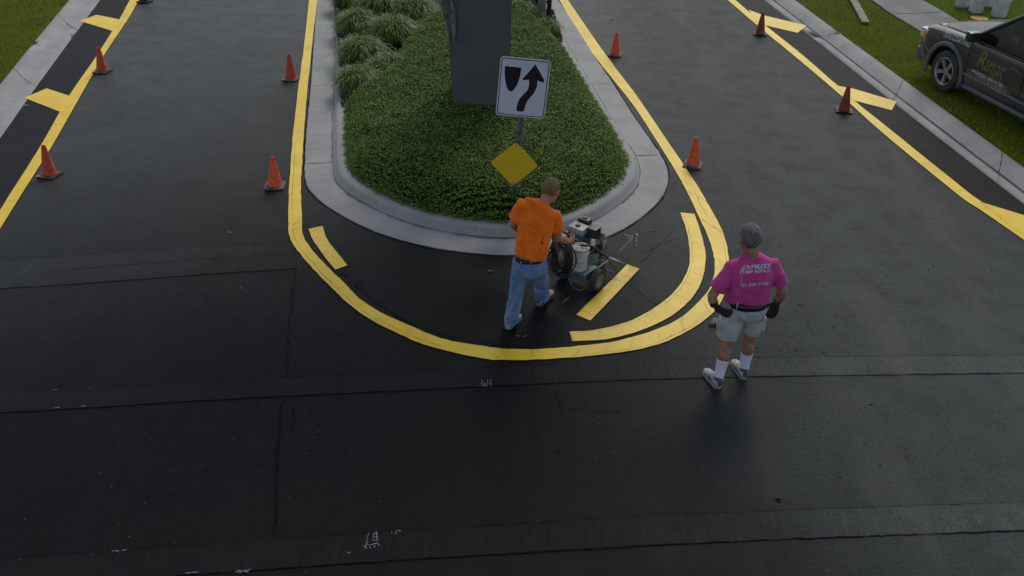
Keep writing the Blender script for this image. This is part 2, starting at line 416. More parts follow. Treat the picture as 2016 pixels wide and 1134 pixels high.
def ribline(bm, pts, w, z, jit=0.0, seed=0):
    """thin dark line lying on a surface; z number or list"""
    pts = [Vector(p) for p in pts]; V = []
    for i, p in enumerate(pts):
        t = (pts[min(i+1, len(pts)-1)]-pts[max(i-1, 0)]); t.z = 0
        if t.length < 1e-6: t = Vector((1, 0, 0))
        t.normalize(); nrm = Vector((-t.y, t.x, 0))
        q = p + nrm*(jit*noise.noise(Vector((i*0.7, seed*3.1, 0))) + jit*0.5*noise.noise(Vector((i*1.9, seed*1.7, 4))))
        ww = w*(0.25+1.9*abs(noise.noise(Vector((i*0.43, seed, 2))))) if jit else w
        zz = z if not isinstance(z, list) else z[i]
        V.append((bm.verts.new((q.x-nrm.x*ww/2, q.y-nrm.y*ww/2, zz)), bm.verts.new((q.x+nrm.x*ww/2, q.y+nrm.y*ww/2, zz))))
    for a, b in zip(V, V[1:]): bm.faces.new((a[0], a[1], b[1], b[0]))
PL = [(0, 0.008), (0.3, 0.004), (0.48, 0.004), (0.62, 0.020), (0.85, 0.070), (1.0, 0.09)]
PR = [(0, 0.008), (0.3, 0.004), (0.42, -0.008), (0.5, 0.012), (0.72, 0.095), (0.95, 0.11)]
def joint_at(bm, a, g, prof, px, w=0.014, jit=0.02):
    i = min(range(len(a)), key=lambda k: (a[k]-P(*px)).length)
    p, q = a[i], g[i]; pts = []; zs = []
    for k in range(13):
        t = prof[-1][0]*k/12; z = 0
        for (t0, z0), (t1, z1) in zip(prof, prof[1:]):
            if t0 <= t <= t1: z = z0+(z1-z0)*(t-t0)/(t1-t0)
        pts.append(p.lerp(q, t)); zs.append(z+0.005)
    ribline(bm, pts, w, zs, jit, px[0])
bm = B()
for px in ((144, 66), (64, 178), (-60, 350)): joint_at(bm, la, lg, PL, px)
for px in ((1596, 71), (1768, 203), (1480, -20), (1980, 372)): joint_at(bm, ra, rg, PR, px)
struct(mk('gutter_joint', bm, M['joint']))
# wheel-worn dirt line in the right gutter valley
bm = B(); vl = [a.lerp(g, 0.43) for a, g in zip(ra, rg)]
ribline(bm, vl, 0.05, 0.0015, 0.03, 3); struct(mk('gutter_dirt', bm, simple('gutter_dirt', (0.10, 0.10, 0.10), 0.9, col2=(0.17, 0.175, 0.18))))

# lawns either side
def lawn(name, edge, far_dx, z):
    n = 60; e = resample(edge, n); o = [p+Vector((far_dx, 3 if far_dx > 0 else 3, 0)) for p in e]
    bm = B(); rows = []
    for p, q in zip(e, o): rows.append([bm.verts.new((p.x+(q.x-p.x)*t, p.y+(q.y-p.y)*t, z+0.03*noise.noise(Vector((p.x+(q.x-p.x)*t, p.y, 0))*0.5) * (0 if t == 0 else 1))) for t in [k/14 for k in range(15)]])
    for r, s in zip(rows, rows[1:]):
        for i in range(14): bm.faces.new((r[i], r[i+1], s[i+1], s[i]))
    return struct(mk(name, bm, M['lawn'], smooth=True))
lawn('left_lawn_ground', [Vector((p.x+0.02, p.y, 0)) for p in lg], -30, 0.082)
lawn('right_lawn_ground', [Vector((p.x-0.02, p.y, 0)) for p in rg], 40, 0.100)
# footpath on the right
WL = ext([P(*q, 0.12) for q in ((1716, 0), (1740, 19), (1829, 72.6), (1860, 92))], 25, 14)
WR = ext([P(*q, 0.12) for q in ((1814, 0), (1850, 20), (1891, 45), (1930, 70))], 25, 14)
wl, wr = resample(WL, 50), resample(WR, 50)
bm = B(); zt = 0.135
rows = [[bm.verts.new((p.x, p.y, 0.0)), bm.verts.new((p.x, p.y, zt)), bm.verts.new((q.x, q.y, zt)), bm.verts.new((q.x, q.y, 0.0))] for p, q in zip(wl, wr)]
for r, s in zip(rows, rows[1:]):
    for i in range(3): bm.faces.new((r[i], r[i+1], s[i+1], s[i]))
struct(mk('footpath', bm, M['walk']))
bm = B()
for a, b in (((1757, 27.5), (1850, 24.5)), ((1815, 64), (1880, 62)), ((1700, -8), (1800, -11))):
    ribline(bm, [P(*a, zt).lerp(P(*b, zt), k/8) for k in range(9)], 0.035, zt+0.004, 0.01, a[0])
struct(mk('footpath_joint', bm, M['joint']))

# lawn grass: short blades
def blades(name, pts, hmin, hmax, mat, label, cat, kind='stuff', w=0.006):
    pts = np.array(pts); N = len(pts); h = rng.uniform(hmin, hmax, N); a = rng.uniform(0, 2*np.pi, N); lean = rng.uniform(0, 0.9, N)
    d = np.stack([np.cos(a), np.sin(a), np.zeros(N)], 1); s = np.stack([-np.sin(a), np.cos(a), np.zeros(N)], 1)
    tip = pts + d*(h*lean)[:, None]; tip[:, 2] += h*(1-0.35*lean)
    V = np.stack([pts-s*w, pts+s*w, tip], 1)
    o = quads_mesh(name, V, 3, mat); tag(o, label, cat, kind=kind); return o
def scatter_px(n, poly, z):
    xs = [p[0] for p in poly]; ys = [p[1] for p in poly]; out = []
    while len(out) < n:
        x = random.uniform(min(xs), max(xs)); y = random.uniform(min(ys), max(ys)); ins = False; j = len(poly)-1
        for i in range(len(poly)):
            if (poly[i][1] > y) != (poly[j][1] > y) and x < (poly[j][0]-poly[i][0])*(y-poly[i][1])/(poly[j][1]-poly[i][1])+poly[i][0]: ins = not ins
            j = i
        if ins:
            p = P(x, y, z); out.append((p.x, p.y, z))
    return out
blades('lawn_grass', scatter_px(26000, [(-60, -40), (158, -28), (137, 0), (66, 85), (-2, 169), (-60, 255)], 0.075), 0.035, 0.075, M['grass'],
       'bright short lawn grass beyond the left gutter', 'grass')
blades('verge_grass', scatter_px(60000, [(1532, -30), (1566, 0), (1651, 63), (1834, 196), (2004, 320), (2090, 380), (2090, 90), (1880, 90), (1800, 55), (1740, 20), (1680, -30)], 0.095), 0.035, 0.08, M['grass'],
       'mown verge grass between the right gutter and the footpath', 'grass')
blades('border_grass', scatter_px(22000, [(1790, -14), (1815, 0), (1852, 20), (1935, 66), (2090, 110), (2090, -40), (1760, -40)], 0.095), 0.035, 0.08, M['grass'],
       'darker grass beyond the footpath round the paint pails', 'grass')

# ------------------------------------------------------------------ road bands, cracks
def band(name, top, bot, z=0.0045):
    t = resample(crv([P(*q) for q in top], 4), 120); b = resample(crv([P(*q) for q in bot], 4), 120)
    bm = B(); ribbon(bm, t, b, z, 0.012); return struct(mk(name, bm, M['band']))
T1 = [(-260, 790), (0, 771), (198, 763), (555, 744), (800, 732), (1200, 714), (1499, 705), (1627, 703), (2016, 699.5), (2300, 699)]
B1 = [(-260, 826), (0, 813), (198, 802), (397, 789), (800, 769), (1200, 750), (1383, 745), (1499, 742), (2016, 735), (2300, 732)]
T2 = [(-260, 1119), (0, 1101), (198, 1088), (496, 1065), (794, 1046), (1200, 1021), (1371, 1013), (1627, 1002), (2016, 990), (2300, 984)]
B2 = [(-260, 1180), (100, 1152), (397, 1131), (794, 1103), (1200, 1079), (1499, 1064), (1912, 1049), (2016, 1045), (2300, 1036)]
T0 = [(-260, 534), (0, 515), (198, 501), (317, 491), (575, 479)]
B0 = [(-260, 588), (0, 569), (198, 556), (397, 541), (583, 529)]
band('trench_patch', T1, B1); band('trench_patch', T2, B2); band('trench_patch', T0, B0)
bm = B()
for pts, w, jit in ((B1, 0.010, 0.014), (T1, 0.005, 0.008), (B2, 0.013, 0.014), (T2, 0.005, 0.008), (B0, 0.006, 0.010), (T0, 0.004, 0.008),
                    ([(95, 534), (238, 523), (400, 511), (575, 500)], 0.010, 0.02)):
    ribline(bm, resample(crv([P(*q) for q in pts], 4), 260), w, 0.0085, jit, w*900)
def crack(bm, pts, w, jit, n, z=0.0065):
    ribline(bm, resample([P(*q) for q in pts], n), w, z, jit, pts[0][0])
crack(bm, [(583, 529), (575, 580), (570, 640), (566, 700), (564, 742)], 0.014, 0.05, 110)
crack(bm, [(558, 784), (550, 830), (548, 880), (544, 930), (543, 990), (541, 1055)], 0.022, 0.05, 150)
crack(bm, [(577, 800), (578, 840)], 0.012, 0.05, 12)
crack(bm, [(672, 536), (700, 562), (745, 600), (800, 632), (880, 662), (960, 678), (1050, 685)], 0.017, 0.06, 120)
for a, b in (((700, 562), (715, 548)), ((745, 596), (770, 580)), ((1040, 668), (1095, 640)), ((1105, 640), (1150, 612)), ((1100, 798), (1108, 812)),
             ((1262, 500), (1335, 468)), ((1260, 520), (1330, 452)), ((1190, 560), (1240, 600)), 
             ((1120, 806), (1220, 812)), ((1090, 770), (1105, 800)), ((1640, 620), (1690, 640)), ((1590, 640), (1600, 655))):
    crack(bm, [a, b], 0.009, 0.05, 14)
# pits in the worn mat
for cx, cy, sx, sy, n in ((1115, 850, 40, 60, 34), (1570, 650, 50, 40, 40), (1700, 860, 90, 60, 40), (1560, 520, 60, 30, 20), (1760, 470, 120, 60, 40), (590, 900, 25, 120, 30), (1250, 960, 60, 40, 14), (1800, 570, 140, 50, 40)):
    for k in range(n):
        x, y = random.gauss(cx, sx), random.gauss(cy, sy); a = random.uniform(0, 6.28); l = random.uniform(1.5, 6)
        crack(bm, [(x, y), (x+l*math.cos(a), y+l*0.6*math.sin(a))], random.uniform(0.006, 0.016), 0.008, 4, 0.0065)
struct(mk('pavement_crack', bm, M['crack']))
# open-ended patch of a different texture inside the nose
bm = B(); flat(bm, [P(*q) for q in ((1312, 408), (1339, 421), (1357, 487), (1352, 540), (1325, 577), (1290, 600), (1240, 560), (1259, 530), (1235, 521), (1258, 470), (1268, 432))], 0.0035)
struct(mk('road_patch', bm, asphalt('patch_seal', False, 1.18)))
# scraped white marks
bm = B(); W_ = simple('scraped_paint', (0.42, 0.43, 0.43), 0.7, col2=(0.12, 0.12, 0.12), sc=60)
def scr(pts, w=0.009): crack(bm, pts, w, 0.006, 6, 0.011)
for a in [((713, 1078), (745, 1071)), ((724, 1056), (722, 1075)), ((736, 1051), (735, 1062)), ((742, 1048), (742, 1072)), ((733, 1066), (745, 1064)), ((733, 1059), (744, 1058)),
          ((719, 1078), (722, 1083)), ((728, 1076), (729, 1082)), ((737, 1075), (738, 1079)), ((744, 1072), (746, 1077)), ((735, 1054), (741, 1050)), ((726, 1050), (724, 1058)),
          ((771, 1048), (772, 1052)), ((779, 1046), (789, 1047)), ((780, 1047), (779, 1054)),
          ((949, 749), (949, 761)), ((955, 755), (955, 761)), ((960, 748), (960, 762)), ((966, 748), (966, 762)), ((942, 760), (957, 761)), ((960, 756), (966, 756)),
          ((220, 1086), (232, 1087)), ((230, 1085), (236, 1089)), ((240, 1086), (250, 1084)), ((104, 769), (115, 768)), ((105, 805), (118, 804)), ((160, 801), (168, 801)), ((173, 765), (178, 765)),
          ((365, 1130), (392, 1128)), ((462, 1128), (492, 1124)), ((466, 1124), (490, 1128)), ((470, 1130), (494, 1122)), ((1018, 662), (1024, 664)), ((1030, 664), (1036, 663)), ((683, 1091), (690, 1089)), ((218, 960), (224, 958))]:
    scr(a)
struct(mk('scraped_marking', bm, W_))

# ------------------------------------------------------------------ yellow markings
YZ = 0.0075
def stripe(name, outer, inner, n, sm=3, z=YZ, extend=None):
    o = [P(*q) for q in outer]; i = [P(*q) for q in inner]
    o = resample(crv(o, sm), n); i = resample(crv(i, sm), n)
    bm = B(); ribbon(bm, o, i, z, 0.008)
    # a low paint build-up edge
    struct(mk(name, bm, M['yellow'])); return o, i
MO = [(620, -60), (609, 0), (598, 95), (585, 190), (575, 286), (570, 360), (568, 420), (570.6, 467), (595, 505), (639, 553), (708, 616), (789, 660), (853, 684.5), (948, 706), (1000, 709.5), (1060, 708.6), (1139, 703.5), (1234, 692.7), (1298, 677.5), (1355, 652), (1403, 617), (1425, 582), (1433, 545), (1434, 503), (1422, 455), (1396.5, 407.6), (1384, 385), (1367, 357), (1300, 257.5), (1254, 190), (1212, 134), (1176, 85), (1120, 3.5), (1082, -50)]
MI = [(634, -60), (625, 0), (614, 95), (604, 190), (597, 286), (592.5, 360), (594, 420), (597, 463), (616, 494), (666, 547), (726, 602), (807, 642), (877, 669), (966, 684.5), (1010, 688), (1060, 688), (1139, 682), (1219, 671), (1298, 647), (1346, 622), (1388, 581), (1402, 556), (1407, 530), (1405, 503), (1393, 465), (1371, 417), (1354, 382), (1335, 346), (1300, 289), (1247, 208), (1194, 141), (1141, 70), (1100.5, 0), (1063, -55)]
# resample piecewise so the edges stay paired
def paired(o, i, k=7):
    oo, ii = crv([P(*q) for q in o], k), crv([P(*q) for q in i], k); return oo, ii
mo, mi = paired(MO, MI)
bm = B(); ribbon(bm, mo, mi, YZ, 0.009); struct(mk('island_edge_line', bm, M['yellow']))
SO = [(1367, 422), (1377.5, 452), (1388.6, 496.5), (1387, 531), (1377.5, 563), (1358, 592), (1320, 623.5), (1263, 650.5), (1196.5, 668), (1127, 672.7)]
SI = [(1339, 419), (1350.5, 452), (1357, 487), (1357, 519), (1347, 547), (1323.5, 579), (1282, 611), (1234.6, 634.6), (1171, 650.5), (1121, 653.7)]
so, si = paired(SO, SI, 6)
bm = B(); ribbon(bm, so, si, YZ, 0.006); struct(mk('nose_arc_line', bm, M['yellow']))
pO = [(607.6, 451.7), (616.4, 473), (640, 507), (659.8, 531.8)]; pI = [(634.8, 445.7), (644.7, 473), (664, 498), (684, 523.3)]
po, pi = paired(pO, pI, 6)
bm = B(); ribbon(bm, po, pi, YZ, 0.004); struct(mk('nose_dash_line', bm, M['yellow']))
dO = [(1259, 529.8), (1211, 581), (1162, 632)]; dI = [(1234.6, 521.3), (1185, 571), (1134.6, 620.3)]
do, di = paired(dO, dI, 8)
bm = B(); ribbon(bm, do, di, YZ, 0.004); struct(mk('fresh_dash_line', bm, M['yellow']))
LO = [(291, -60), (256, 0), (234.5, 39.5), (188, 114), (137, 188), (82, 285), (21.8, 380), (-60, 512)]
LI = [(312, -60), (274.7, 0), (251, 39.5), (207, 106), (157, 192), (105, 284), (44.5, 380), (-33, 505)]
lo_, li_ = paired(LO, LI, 6)
bm = B(); ribbon(bm, lo_, li_, YZ, 0.004); struct(mk('left_edge_line', bm, M['yellow']))
RO = [(1360, -60), (1432, 0), (1492, 51.6), (1560.5, 108), (1659, 191.5), (1735, 260), (1881, 380), (1934.6, 417), (2016, 473), (2120, 545)]
RI = [(1378, -60), (1447, 0), (1508, 51.6), (1583.5, 112), (1683, 199.5), (1758, 260), (1907, 380), (1960, 418), (2036, 470), (2140, 540)]
ro_, ri_ = paired(RO, RI, 6)
bm = B(); ribbon(bm, ro_, ri_, YZ, 0.004); struct(mk('right_edge_line', bm, M['yellow']))
bm = B()
for poly in ([(157, 42), (190, 30), (231, 38), (240, 44), (226, 66), (219, 61)], [(48, 193.6), (92, 175), (138, 190), (147, 195), (126, 226), (118, 221)],
             [(1474, 20), (1503, 31), (1588, 51), (1570, 65.4), (1506.6, 50.5), (1495, 50)], [(1640, 160), (1650, 170), (1680, 175.5), (1764.7, 200.7), (1755.5, 218), (1684, 199.5), (1668, 194)],
             [(1915, 386), (1934.6, 400), (2016, 425), (2090, 447), (2076, 495), (2010, 462)]):
    flat(bm, [P(*q) for q in poly], YZ+0.003)
struct(mk('edge_line_tick', bm, M['yellow']))
M['sideseal'] = simple('side_seal', (0.0235, 0.0235, 0.026), 0.6, col2=(0.017, 0.0172, 0.019), sc=3, bump=0.5, bsc=60, bd=0.004, spec=0.05)
bm = B(); ribbon(bm, resample([p for p in lo_], 80), resample([P(*q) for q in ((222, -60), (197.6, 0), (144, 72), (67, 177.6), (0, 273), (-170, 512))], 80), 0.0035, 0.0); struct(mk('side_seal_strip', bm, M['sideseal']))
bm = B(); ribbon(bm, resample([p for p in ri_], 80), resample([P(*q) for q in ((1428, -60), (1504, 0), (1595, 71), (1744, 190), (1910, 320), (2016, 402), (2190, 540))], 80), 0.0035, 0.0); struct(mk('side_seal_strip', bm, M['sideseal']))
# thin overspray along the painted edges
M['halo'] = simple('overspray_edge', (0.050, 0.038, 0.013), 0.8, col2=(0.020, 0.017, 0.010), sc=30, spec=0.1)
bm = B()
for o_, i_, w_ in ((mo, mi, 0.016), (so, si, 0.013), (po, pi, 0.012), (do, di, 0.014), (lo_, li_, 0.012), (ro_, ri_, 0.012)):
    O2, I2 = [], []
    for a, b in zip(resample(o_, 260), resample(i_, 260)):
        d = (b-a).normalized(); O2.append(a-d*w_*(0.6+0.9*abs(noise.noise(a*3)))); I2.append(b+d*w_*0.7*(0.5+0.9*abs(noise.noise(b*3))))
    ribbon(bm, O2, I2, 0.0058, 0.006)
struct(mk('paint_overspray', bm, M['halo']))
# cracks that run across the paint
bm = B()
def across(o, i, every, z, w=0.007, seed=0, part=1.0):
    L = 0; nxt = every*0.5
    for k in range(1, len(o)):
        L += ((o[k]+i[k])-(o[k-1]+i[k-1])).length/2
        if L > nxt:
            nxt = L+every*random.uniform(0.45, 1.5); a, b = o[k], i[k]
            t0 = 0 if random.random() < 0.65 else random.uniform(0, 0.5); t1 = 1 if random.random() < 0.65 else random.uniform(0.5, 1)
            sh = (o[k]-o[k-1]).normalized()*random.uniform(-0.05, 0.05)
            ribline(bm, [a.lerp(b, t0+(t1-t0)*s/9)+sh*(s/9)*part for s in range(10)], w*random.uniform(0.5, 1.4), z, 0.035, random.random()*90)
zc = YZ+0.0035
def dense(o): return resample(o, 400)
across(dense(mo), dense(mi), 0.32, zc, 0.004); across(dense(so), dense(si), 0.22, zc, 0.004); across(dense(po), dense(pi), 0.15, zc, 0.004)
across(dense(do), dense(di), 0.22, zc, 0.004); across(dense(lo_), dense(li_), 0.55, zc, 0.005); across(dense(ro_), dense(ri_), 0.35, zc, 0.005)
rr = dense(mo); ii_ = dense(mi)
for k0, k1, t in ((120, 190, 0.3), (205, 250, 0.15), (252, 262, 0.5)):
    ribline(bm, [rr[k].lerp(ii_[k], t+0.12*noise.noise(Vector((k*0.11, 0, 0)))) for k in range(k0, k1)], 0.005, zc, 0.02, k0)
ss_, sj_ = dense(so), dense(si)
ribline(bm, [ss_[k].lerp(sj_[k], 0.84) for k in range(10, 390, 2)], 0.004, zc, 0.02, 5)
struct(mk('paint_crack', bm, M['ycrack']))

# ------------------------------------------------------------------ island kerb
OUT = [(650, -90), (634, -40), (625, 0), (619, 70), (612, 170), (604, 250), (600, 325), (600, 360), (608, 376), (632, 399), (673, 425), (726, 452), (786, 473), (863, 491), (934, 500), (1003, 504), (1075, 499), (1140, 487), (1192, 469), (1224, 455), (1261, 430), (1296, 400), (1310, 379), (1317, 352), (1313, 330), (1300, 304), (1247, 229), (1212, 173), (1169, 109), (1134, 53), (1098, 0), (1064, -50), (1030, -100)]
oc = crv([P(*q) for q in OUT], 5)
def smooth_line(pts, it=3):
    for _ in range(it): pts = [pts[0]]+[(pts[i-1]+pts[i]*2+pts[i+1])/4 for i in range(1, len(pts)-1)]+[pts[-1]]
    return pts
def offset(pts, d):
    out = []
    for i, p in enumerate(pts):
        t = (pts[min(i+2, len(pts)-1)]-pts[max(i-2, 0)]).normalized(); out.append(p+Vector((t.y, -t.x, 0))*(-d))
    return out
ocs = smooth_line(resample(oc, 260), 4)
cen = P(940, 250)
sgn = 1 if ((offset(ocs, 0.5)[130]-cen).length < (ocs[130]-cen).length) else -1
prof = [(-0.01, -0.05), (0.0, 0.007), (0.02, 0.010), (0.34, 0.012), (0.395, 0.020), (0.435, 0.045), (0.465, 0.110), (0.50, 0.138), (0.56, 0.148), (0.68, 0.146), (0.70, 0.12), (0.71, 0.0)]
bm = B(); rows = []
offs = [smooth_line(offset(ocs, sgn*d), 3) for d, z in prof]
edge_wob = [0.012*noise.noise(p*7) for p in ocs]
for i in range(len(ocs)):
    row = []
    for k, (d, z) in enumerate(prof):
        q = offs[k][i]
        if k <= 2: q = q + (ocs[i]-offs[4][i]).normalized()*edge_wob[i]
        row.append(bm.verts.new((q.x, q.y, z)))
    rows.append(row)
for r, s in zip(rows, rows[1:]):
    for i in range(len(prof)-1): bm.faces.new((r[i], r[i+1], s[i+1], s[i]))
struct(mk('island_kerb', bm, M['concrete'], smooth=True))
bm = B()
def kjoint(px, w=0.014, d1=len(prof)-3):
    i = min(range(len(ocs)), key=lambda k: (ocs[k]-P(*px)).length); pts = []; zs = []
    for k in range(2, d1):
        for s in range(3):
            t = s/3; pts.append(offs[k][i].lerp(offs[k+1][i], t)); zs.append(prof[k][1]+(prof[k+1][1]-prof[k][1])*t+0.005)
    ribline(bm, pts, w, zs, 0.006, px[0])
kjoint((601, 326), 0.02, 5); kjoint((612, 171)); kjoint((620, 68)); kjoint((1304, 310), 0.02, 5); kjoint((1205, 164)); kjoint((1141, 60))
struct(mk('kerb_joint', bm, M['joint']))
bm = B(); kd = smooth_line(offset(ocs, sgn*0.415), 3); ribline(bm, [Vector((p.x, p.y, 0)) for p in kd], 0.045, 0.034, 0.006, 12); struct(mk('kerb_dirt', bm, simple('kerb_dirt', (0.15, 0.15, 0.148), 0.9, col2=(0.09, 0.09, 0.088), sc=4)))
# thin dark line along the kerb's outer edge
bm = B(); ribline(bm, [Vector((p.x, p.y, 0)) for p in offset(ocs, -sgn*0.012)], 0.024, 0.0055, 0.008, 8)
struct(mk('kerb_seam', bm, M['crack']))

# planting bed inside the kerb
inner = offs[-2]
bm = B(); flat(bm, inner, 0.10); struct(mk('planting_bed', bm, M['soil']))

# ------------------------------------------------------------------ clipped ground-cover hedge
Linner = [p for p in smooth_line(offset(ocs, sgn*0.66), 3)]
YB = 18.9
def inside(x, y, poly):
    ins = False; j = len(poly)-1
    for i in range(len(poly)):
        a, b = poly[i], poly[j]
        if (a.y > y) != (b.y > y) and x < (b.x-a.x)*(y-a.y)/(b.y-a.y)+a.x: ins = not ins
        j = i
    return ins
# outline: island inner edge as far as the grasses, then across
hp = [p for p in Linner if p.y < 22.5]
def seg_dist(x, y, P0, P1):
    vx, vy = P1.x-P0.x, P1.y-P0.y; t = ((x-P0.x)*vx+(y-P0.y)*vy)/max(vx*vx+vy*vy, 1e-9); t = min(max(t, 0), 1)
    return math.hypot(x-P0.x-vx*t, y-P0.y-vy*t)
cutL = [P(660, 180, 0.4), P(715, 165, 0.4), P(750, 135, 0.4), P(775, 100, 0.4), P(825, 30, 0.4), P(850, -30, 0.4), P(1000, -30, 0.45), P(1008, 92, 0.35), P(1105, 90, 0.3)]
hl = [p for p in hp]
li = min(range(len(hl)//2), key=lambda k: abs(hl[k].y-cutL[0].y)); ri = min(range(len(hl)//2, len(hl)), key=lambda k: abs(hl[k].y-cutL[-1].y))
hpoly = hl[li:ri+1] + [Vector((p.x, p.y, 0)) for p in cutL[::-1][1:-1]]
hs = hpoly[::2]
def hh(x, y, d):
    """hedge surface height over the ground at distance d inside its edge"""
    e = 1-max(0.0, 1-d/0.34)**2.2
    b = 0.14+0.33*e+0.10*(1-math.exp(-d/0.7))
    b += 0.035*noise.noise(Vector((x*0.9, y*0.9, 0))) + 0.028*noise.noise(Vector((x*3, y*3, 1)))*e + 0.02*noise.noise(Vector((x*8, y*8, 2)))*e
    return b
xs = np.arange(-3.6, 3.6, 0.055); ys = np.arange(11.0, 24.0, 0.055)
grid = {}; bm = B()
segs = [(hs[i], hs[(i+1) % len(hs)]) for i in range(len(hs))]
for i, x in enumerate(xs):
    for j, y in enumerate(ys):
        if inside(x, y, hs):
            d = min(seg_dist(x, y, a, b) for a, b in segs)
            grid[(i, j)] = (d, hh(x, y, d))
vv = {k: bm.verts.new((xs[k[0]], ys[k[1]], g[1]-0.03)) for k, g in grid.items()}
for (i, j) in grid:
    q = [(i, j), (i+1, j), (i+1, j+1), (i, j+1)]
    if all(t in vv for t in q): bm.faces.new([vv[t] for t in q])
bmesh.ops.recalc_face_normals(bm, faces=bm.faces)
# skirt
be = [e for e in bm.edges if e.is_boundary]
r = bmesh.ops.extrude_edge_only(bm, edges=be)
for v in r['geom']:
    if isinstance(v, bmesh.types.BMVert): v.co.z = 0.13
hedge_root = empty('hedge', (0, 15, 0.14))
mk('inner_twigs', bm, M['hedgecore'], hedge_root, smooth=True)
tag(hedge_root, 'low clipped dark green hedge filling the rounded nose of the kerbed island', 'hedge')
keys = list(grid.keys()); gd = np.array([[xs[i], ys[j], grid[(i, j)][0], grid[(i, j)][1]] for i, j in keys])
wgt = np.where(gd[:, 2] < 0.22, 3.4, 1.0)*np.where(gd[:, 1] < 16, 1.25, 1.0); wgt /= wgt.sum()
NL = 170000
pick = rng.choice(len(gd), NL, p=wgt); g = gd[pick]
px_ = g[:, 0]+rng.normal(0, .03, NL); py_ = g[:, 1]+rng.normal(0, .03, NL)
dd = g[:, 2]; zz = g[:, 3]
edgef = np.clip(1-dd/0.2, 0, 1)
zz = np.where(rng.random(NL) < edgef*0.9, 0.14+(zz-0.14)*rng.random(NL), zz+rng.uniform(-0.03, 0.012, NL))
cenh = np.array([0.0, 15.0]); out = np.stack([px_-cenh[0]+0.3, (py_-cenh[1])], 1); out /= np.linalg.norm(out, axis=1)[:, None]+1e-6
px_ += out[:, 0]*edgef*0.05; py_ += out[:, 1]*edgef*0.05
nrm = np.stack([out[:, 0]*edgef*1.1, out[:, 1]*edgef*1.1, np.ones(NL)], 1)+rng.normal(0, 0.55, (NL, 3)); nrm /= np.linalg.norm(nrm, axis=1)[:, None]
t1 = np.cross(nrm, rng.normal(0, 1, (NL, 3))); t1 /= np.linalg.norm(t1, axis=1)[:, None]; t2 = np.cross(nrm, t1)
sz = rng.uniform(0.009, 0.020, NL)[:, None]; Cc = np.stack([px_, py_, zz], 1)
V = np.stack([Cc-t1*sz, Cc-t2*sz*0.55+nrm*sz*0.15, Cc+t1*sz*1.1, Cc+t2*sz*0.55+nrm*sz*0.15], 1)
quads_mesh('foliage', V, 4, M['leaf'], hedge_root)

# ------------------------------------------------------------------ fountain grasses
def fountain(px, z, rad, h, n, label, group, flat_=0.0):
    c = P(*px, z); c.z = 0.12
    root = empty('grass_clump', c); root['kind'] = 'thing'
    K = 7; n = int(n*1.05); a = rng.uniform(0, 2*np.pi, n); reach = rad*rng.uniform(0.25, 1.15, n)**0.8; hi = h*rng.uniform(0.5, 1.1, n)
    base = np.stack([rng.normal(0, rad*0.16, n), rng.normal(0, rad*0.16, n), np.zeros(n)], 1)
    u = np.linspace(0, 1, K)[None, :]
    rr_ = reach[:, None]*u**1.25; zz_ = hi[:, None]*(1.9*u-1.25*u**2.3*(0.7+0.6*(reach/rad))[:, None])
    zz_ = np.maximum(zz_, 0.02)
    aa = a[:, None]+rng.normal(0, 0.25, n)[:, None]*u
    X = base[:, 0:1]+rr_*np.cos(aa); Y = base[:, 1:2]+rr_*np.sin(aa)
    C_ = np.stack([X+c.x, Y+c.y, zz_+c.z], 2)
    w = (0.0065*(1-u**3*0.92))*rng.uniform(0.7, 1.4, n)[:, None]
    S = np.stack([-np.sin(aa), np.cos(aa), np.zeros_like(aa)], 2)*w[:, :, None]
    strips_mesh('blades', C_-S, C_+S, M['fgrass'], root)
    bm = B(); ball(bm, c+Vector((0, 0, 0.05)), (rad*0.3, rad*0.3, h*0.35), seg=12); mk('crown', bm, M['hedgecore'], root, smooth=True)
    tag(root, label, 'grass clump', group); return root
GL = 'ornamental grass clumps left of the pillar'; GR = 'ornamental grass clumps right of the pillar'
fountain((706, 176), 0.15, 0.50, 0.50, 1500, 'nearest pale tufted grass clump overhanging the left kerb', GL)
fountain((768, 150), 0.15, 0.52, 0.50, 1300, 'tufted grass clump just right of the nearest one, beside the hedge', GL)
fountain((712, 118), 0.15, 0.55, 0.55, 1400, 'yellow-green grass clump behind the nearest one along the left kerb', GL)
fountain((775, 80), 0.15, 0.60, 0.62, 1400, 'dark centred grass clump in the middle of the left planting', GL)
fountain((705, 62), 0.15, 0.52, 0.55, 1200, 'grass clump third along the left kerb from the front', GL)
fountain((748, 32), 0.15, 0.62, 0.70, 1500, 'tall pale grass clump near the top edge of the left planting', GL)
fountain((818, 42), 0.15, 0.60, 0.65, 1300, 'grey-green grass clump closest to the stone side of the pillar', GL)
fountain((682, 10), 0.15, 0.45, 0.5, 1000, 'small dark grass clump at the top of the left kerb', GL)
fountain((800, -5), 0.15, 0.6, 0.7, 1200, 'grass clump cut by the top of the photo left of the pillar', GL)
fountain((1017, 92), 0.15, 0.42, 0.50, 1100, 'grass clump touching the right side of the pillar', GR)
fountain((1076, 66), 0.12, 0.34, 0.36, 900, 'small round grass clump on mulch below the green panel post', GR)
fountain((1024, 42), 0.15, 0.45, 0.55, 1000, 'grass clump behind the one touching the pillar', GR)
fountain((1046, 4), 0.15, 0.5, 0.6, 1000, 'grass clump left of the green panel post at the top edge', GR)
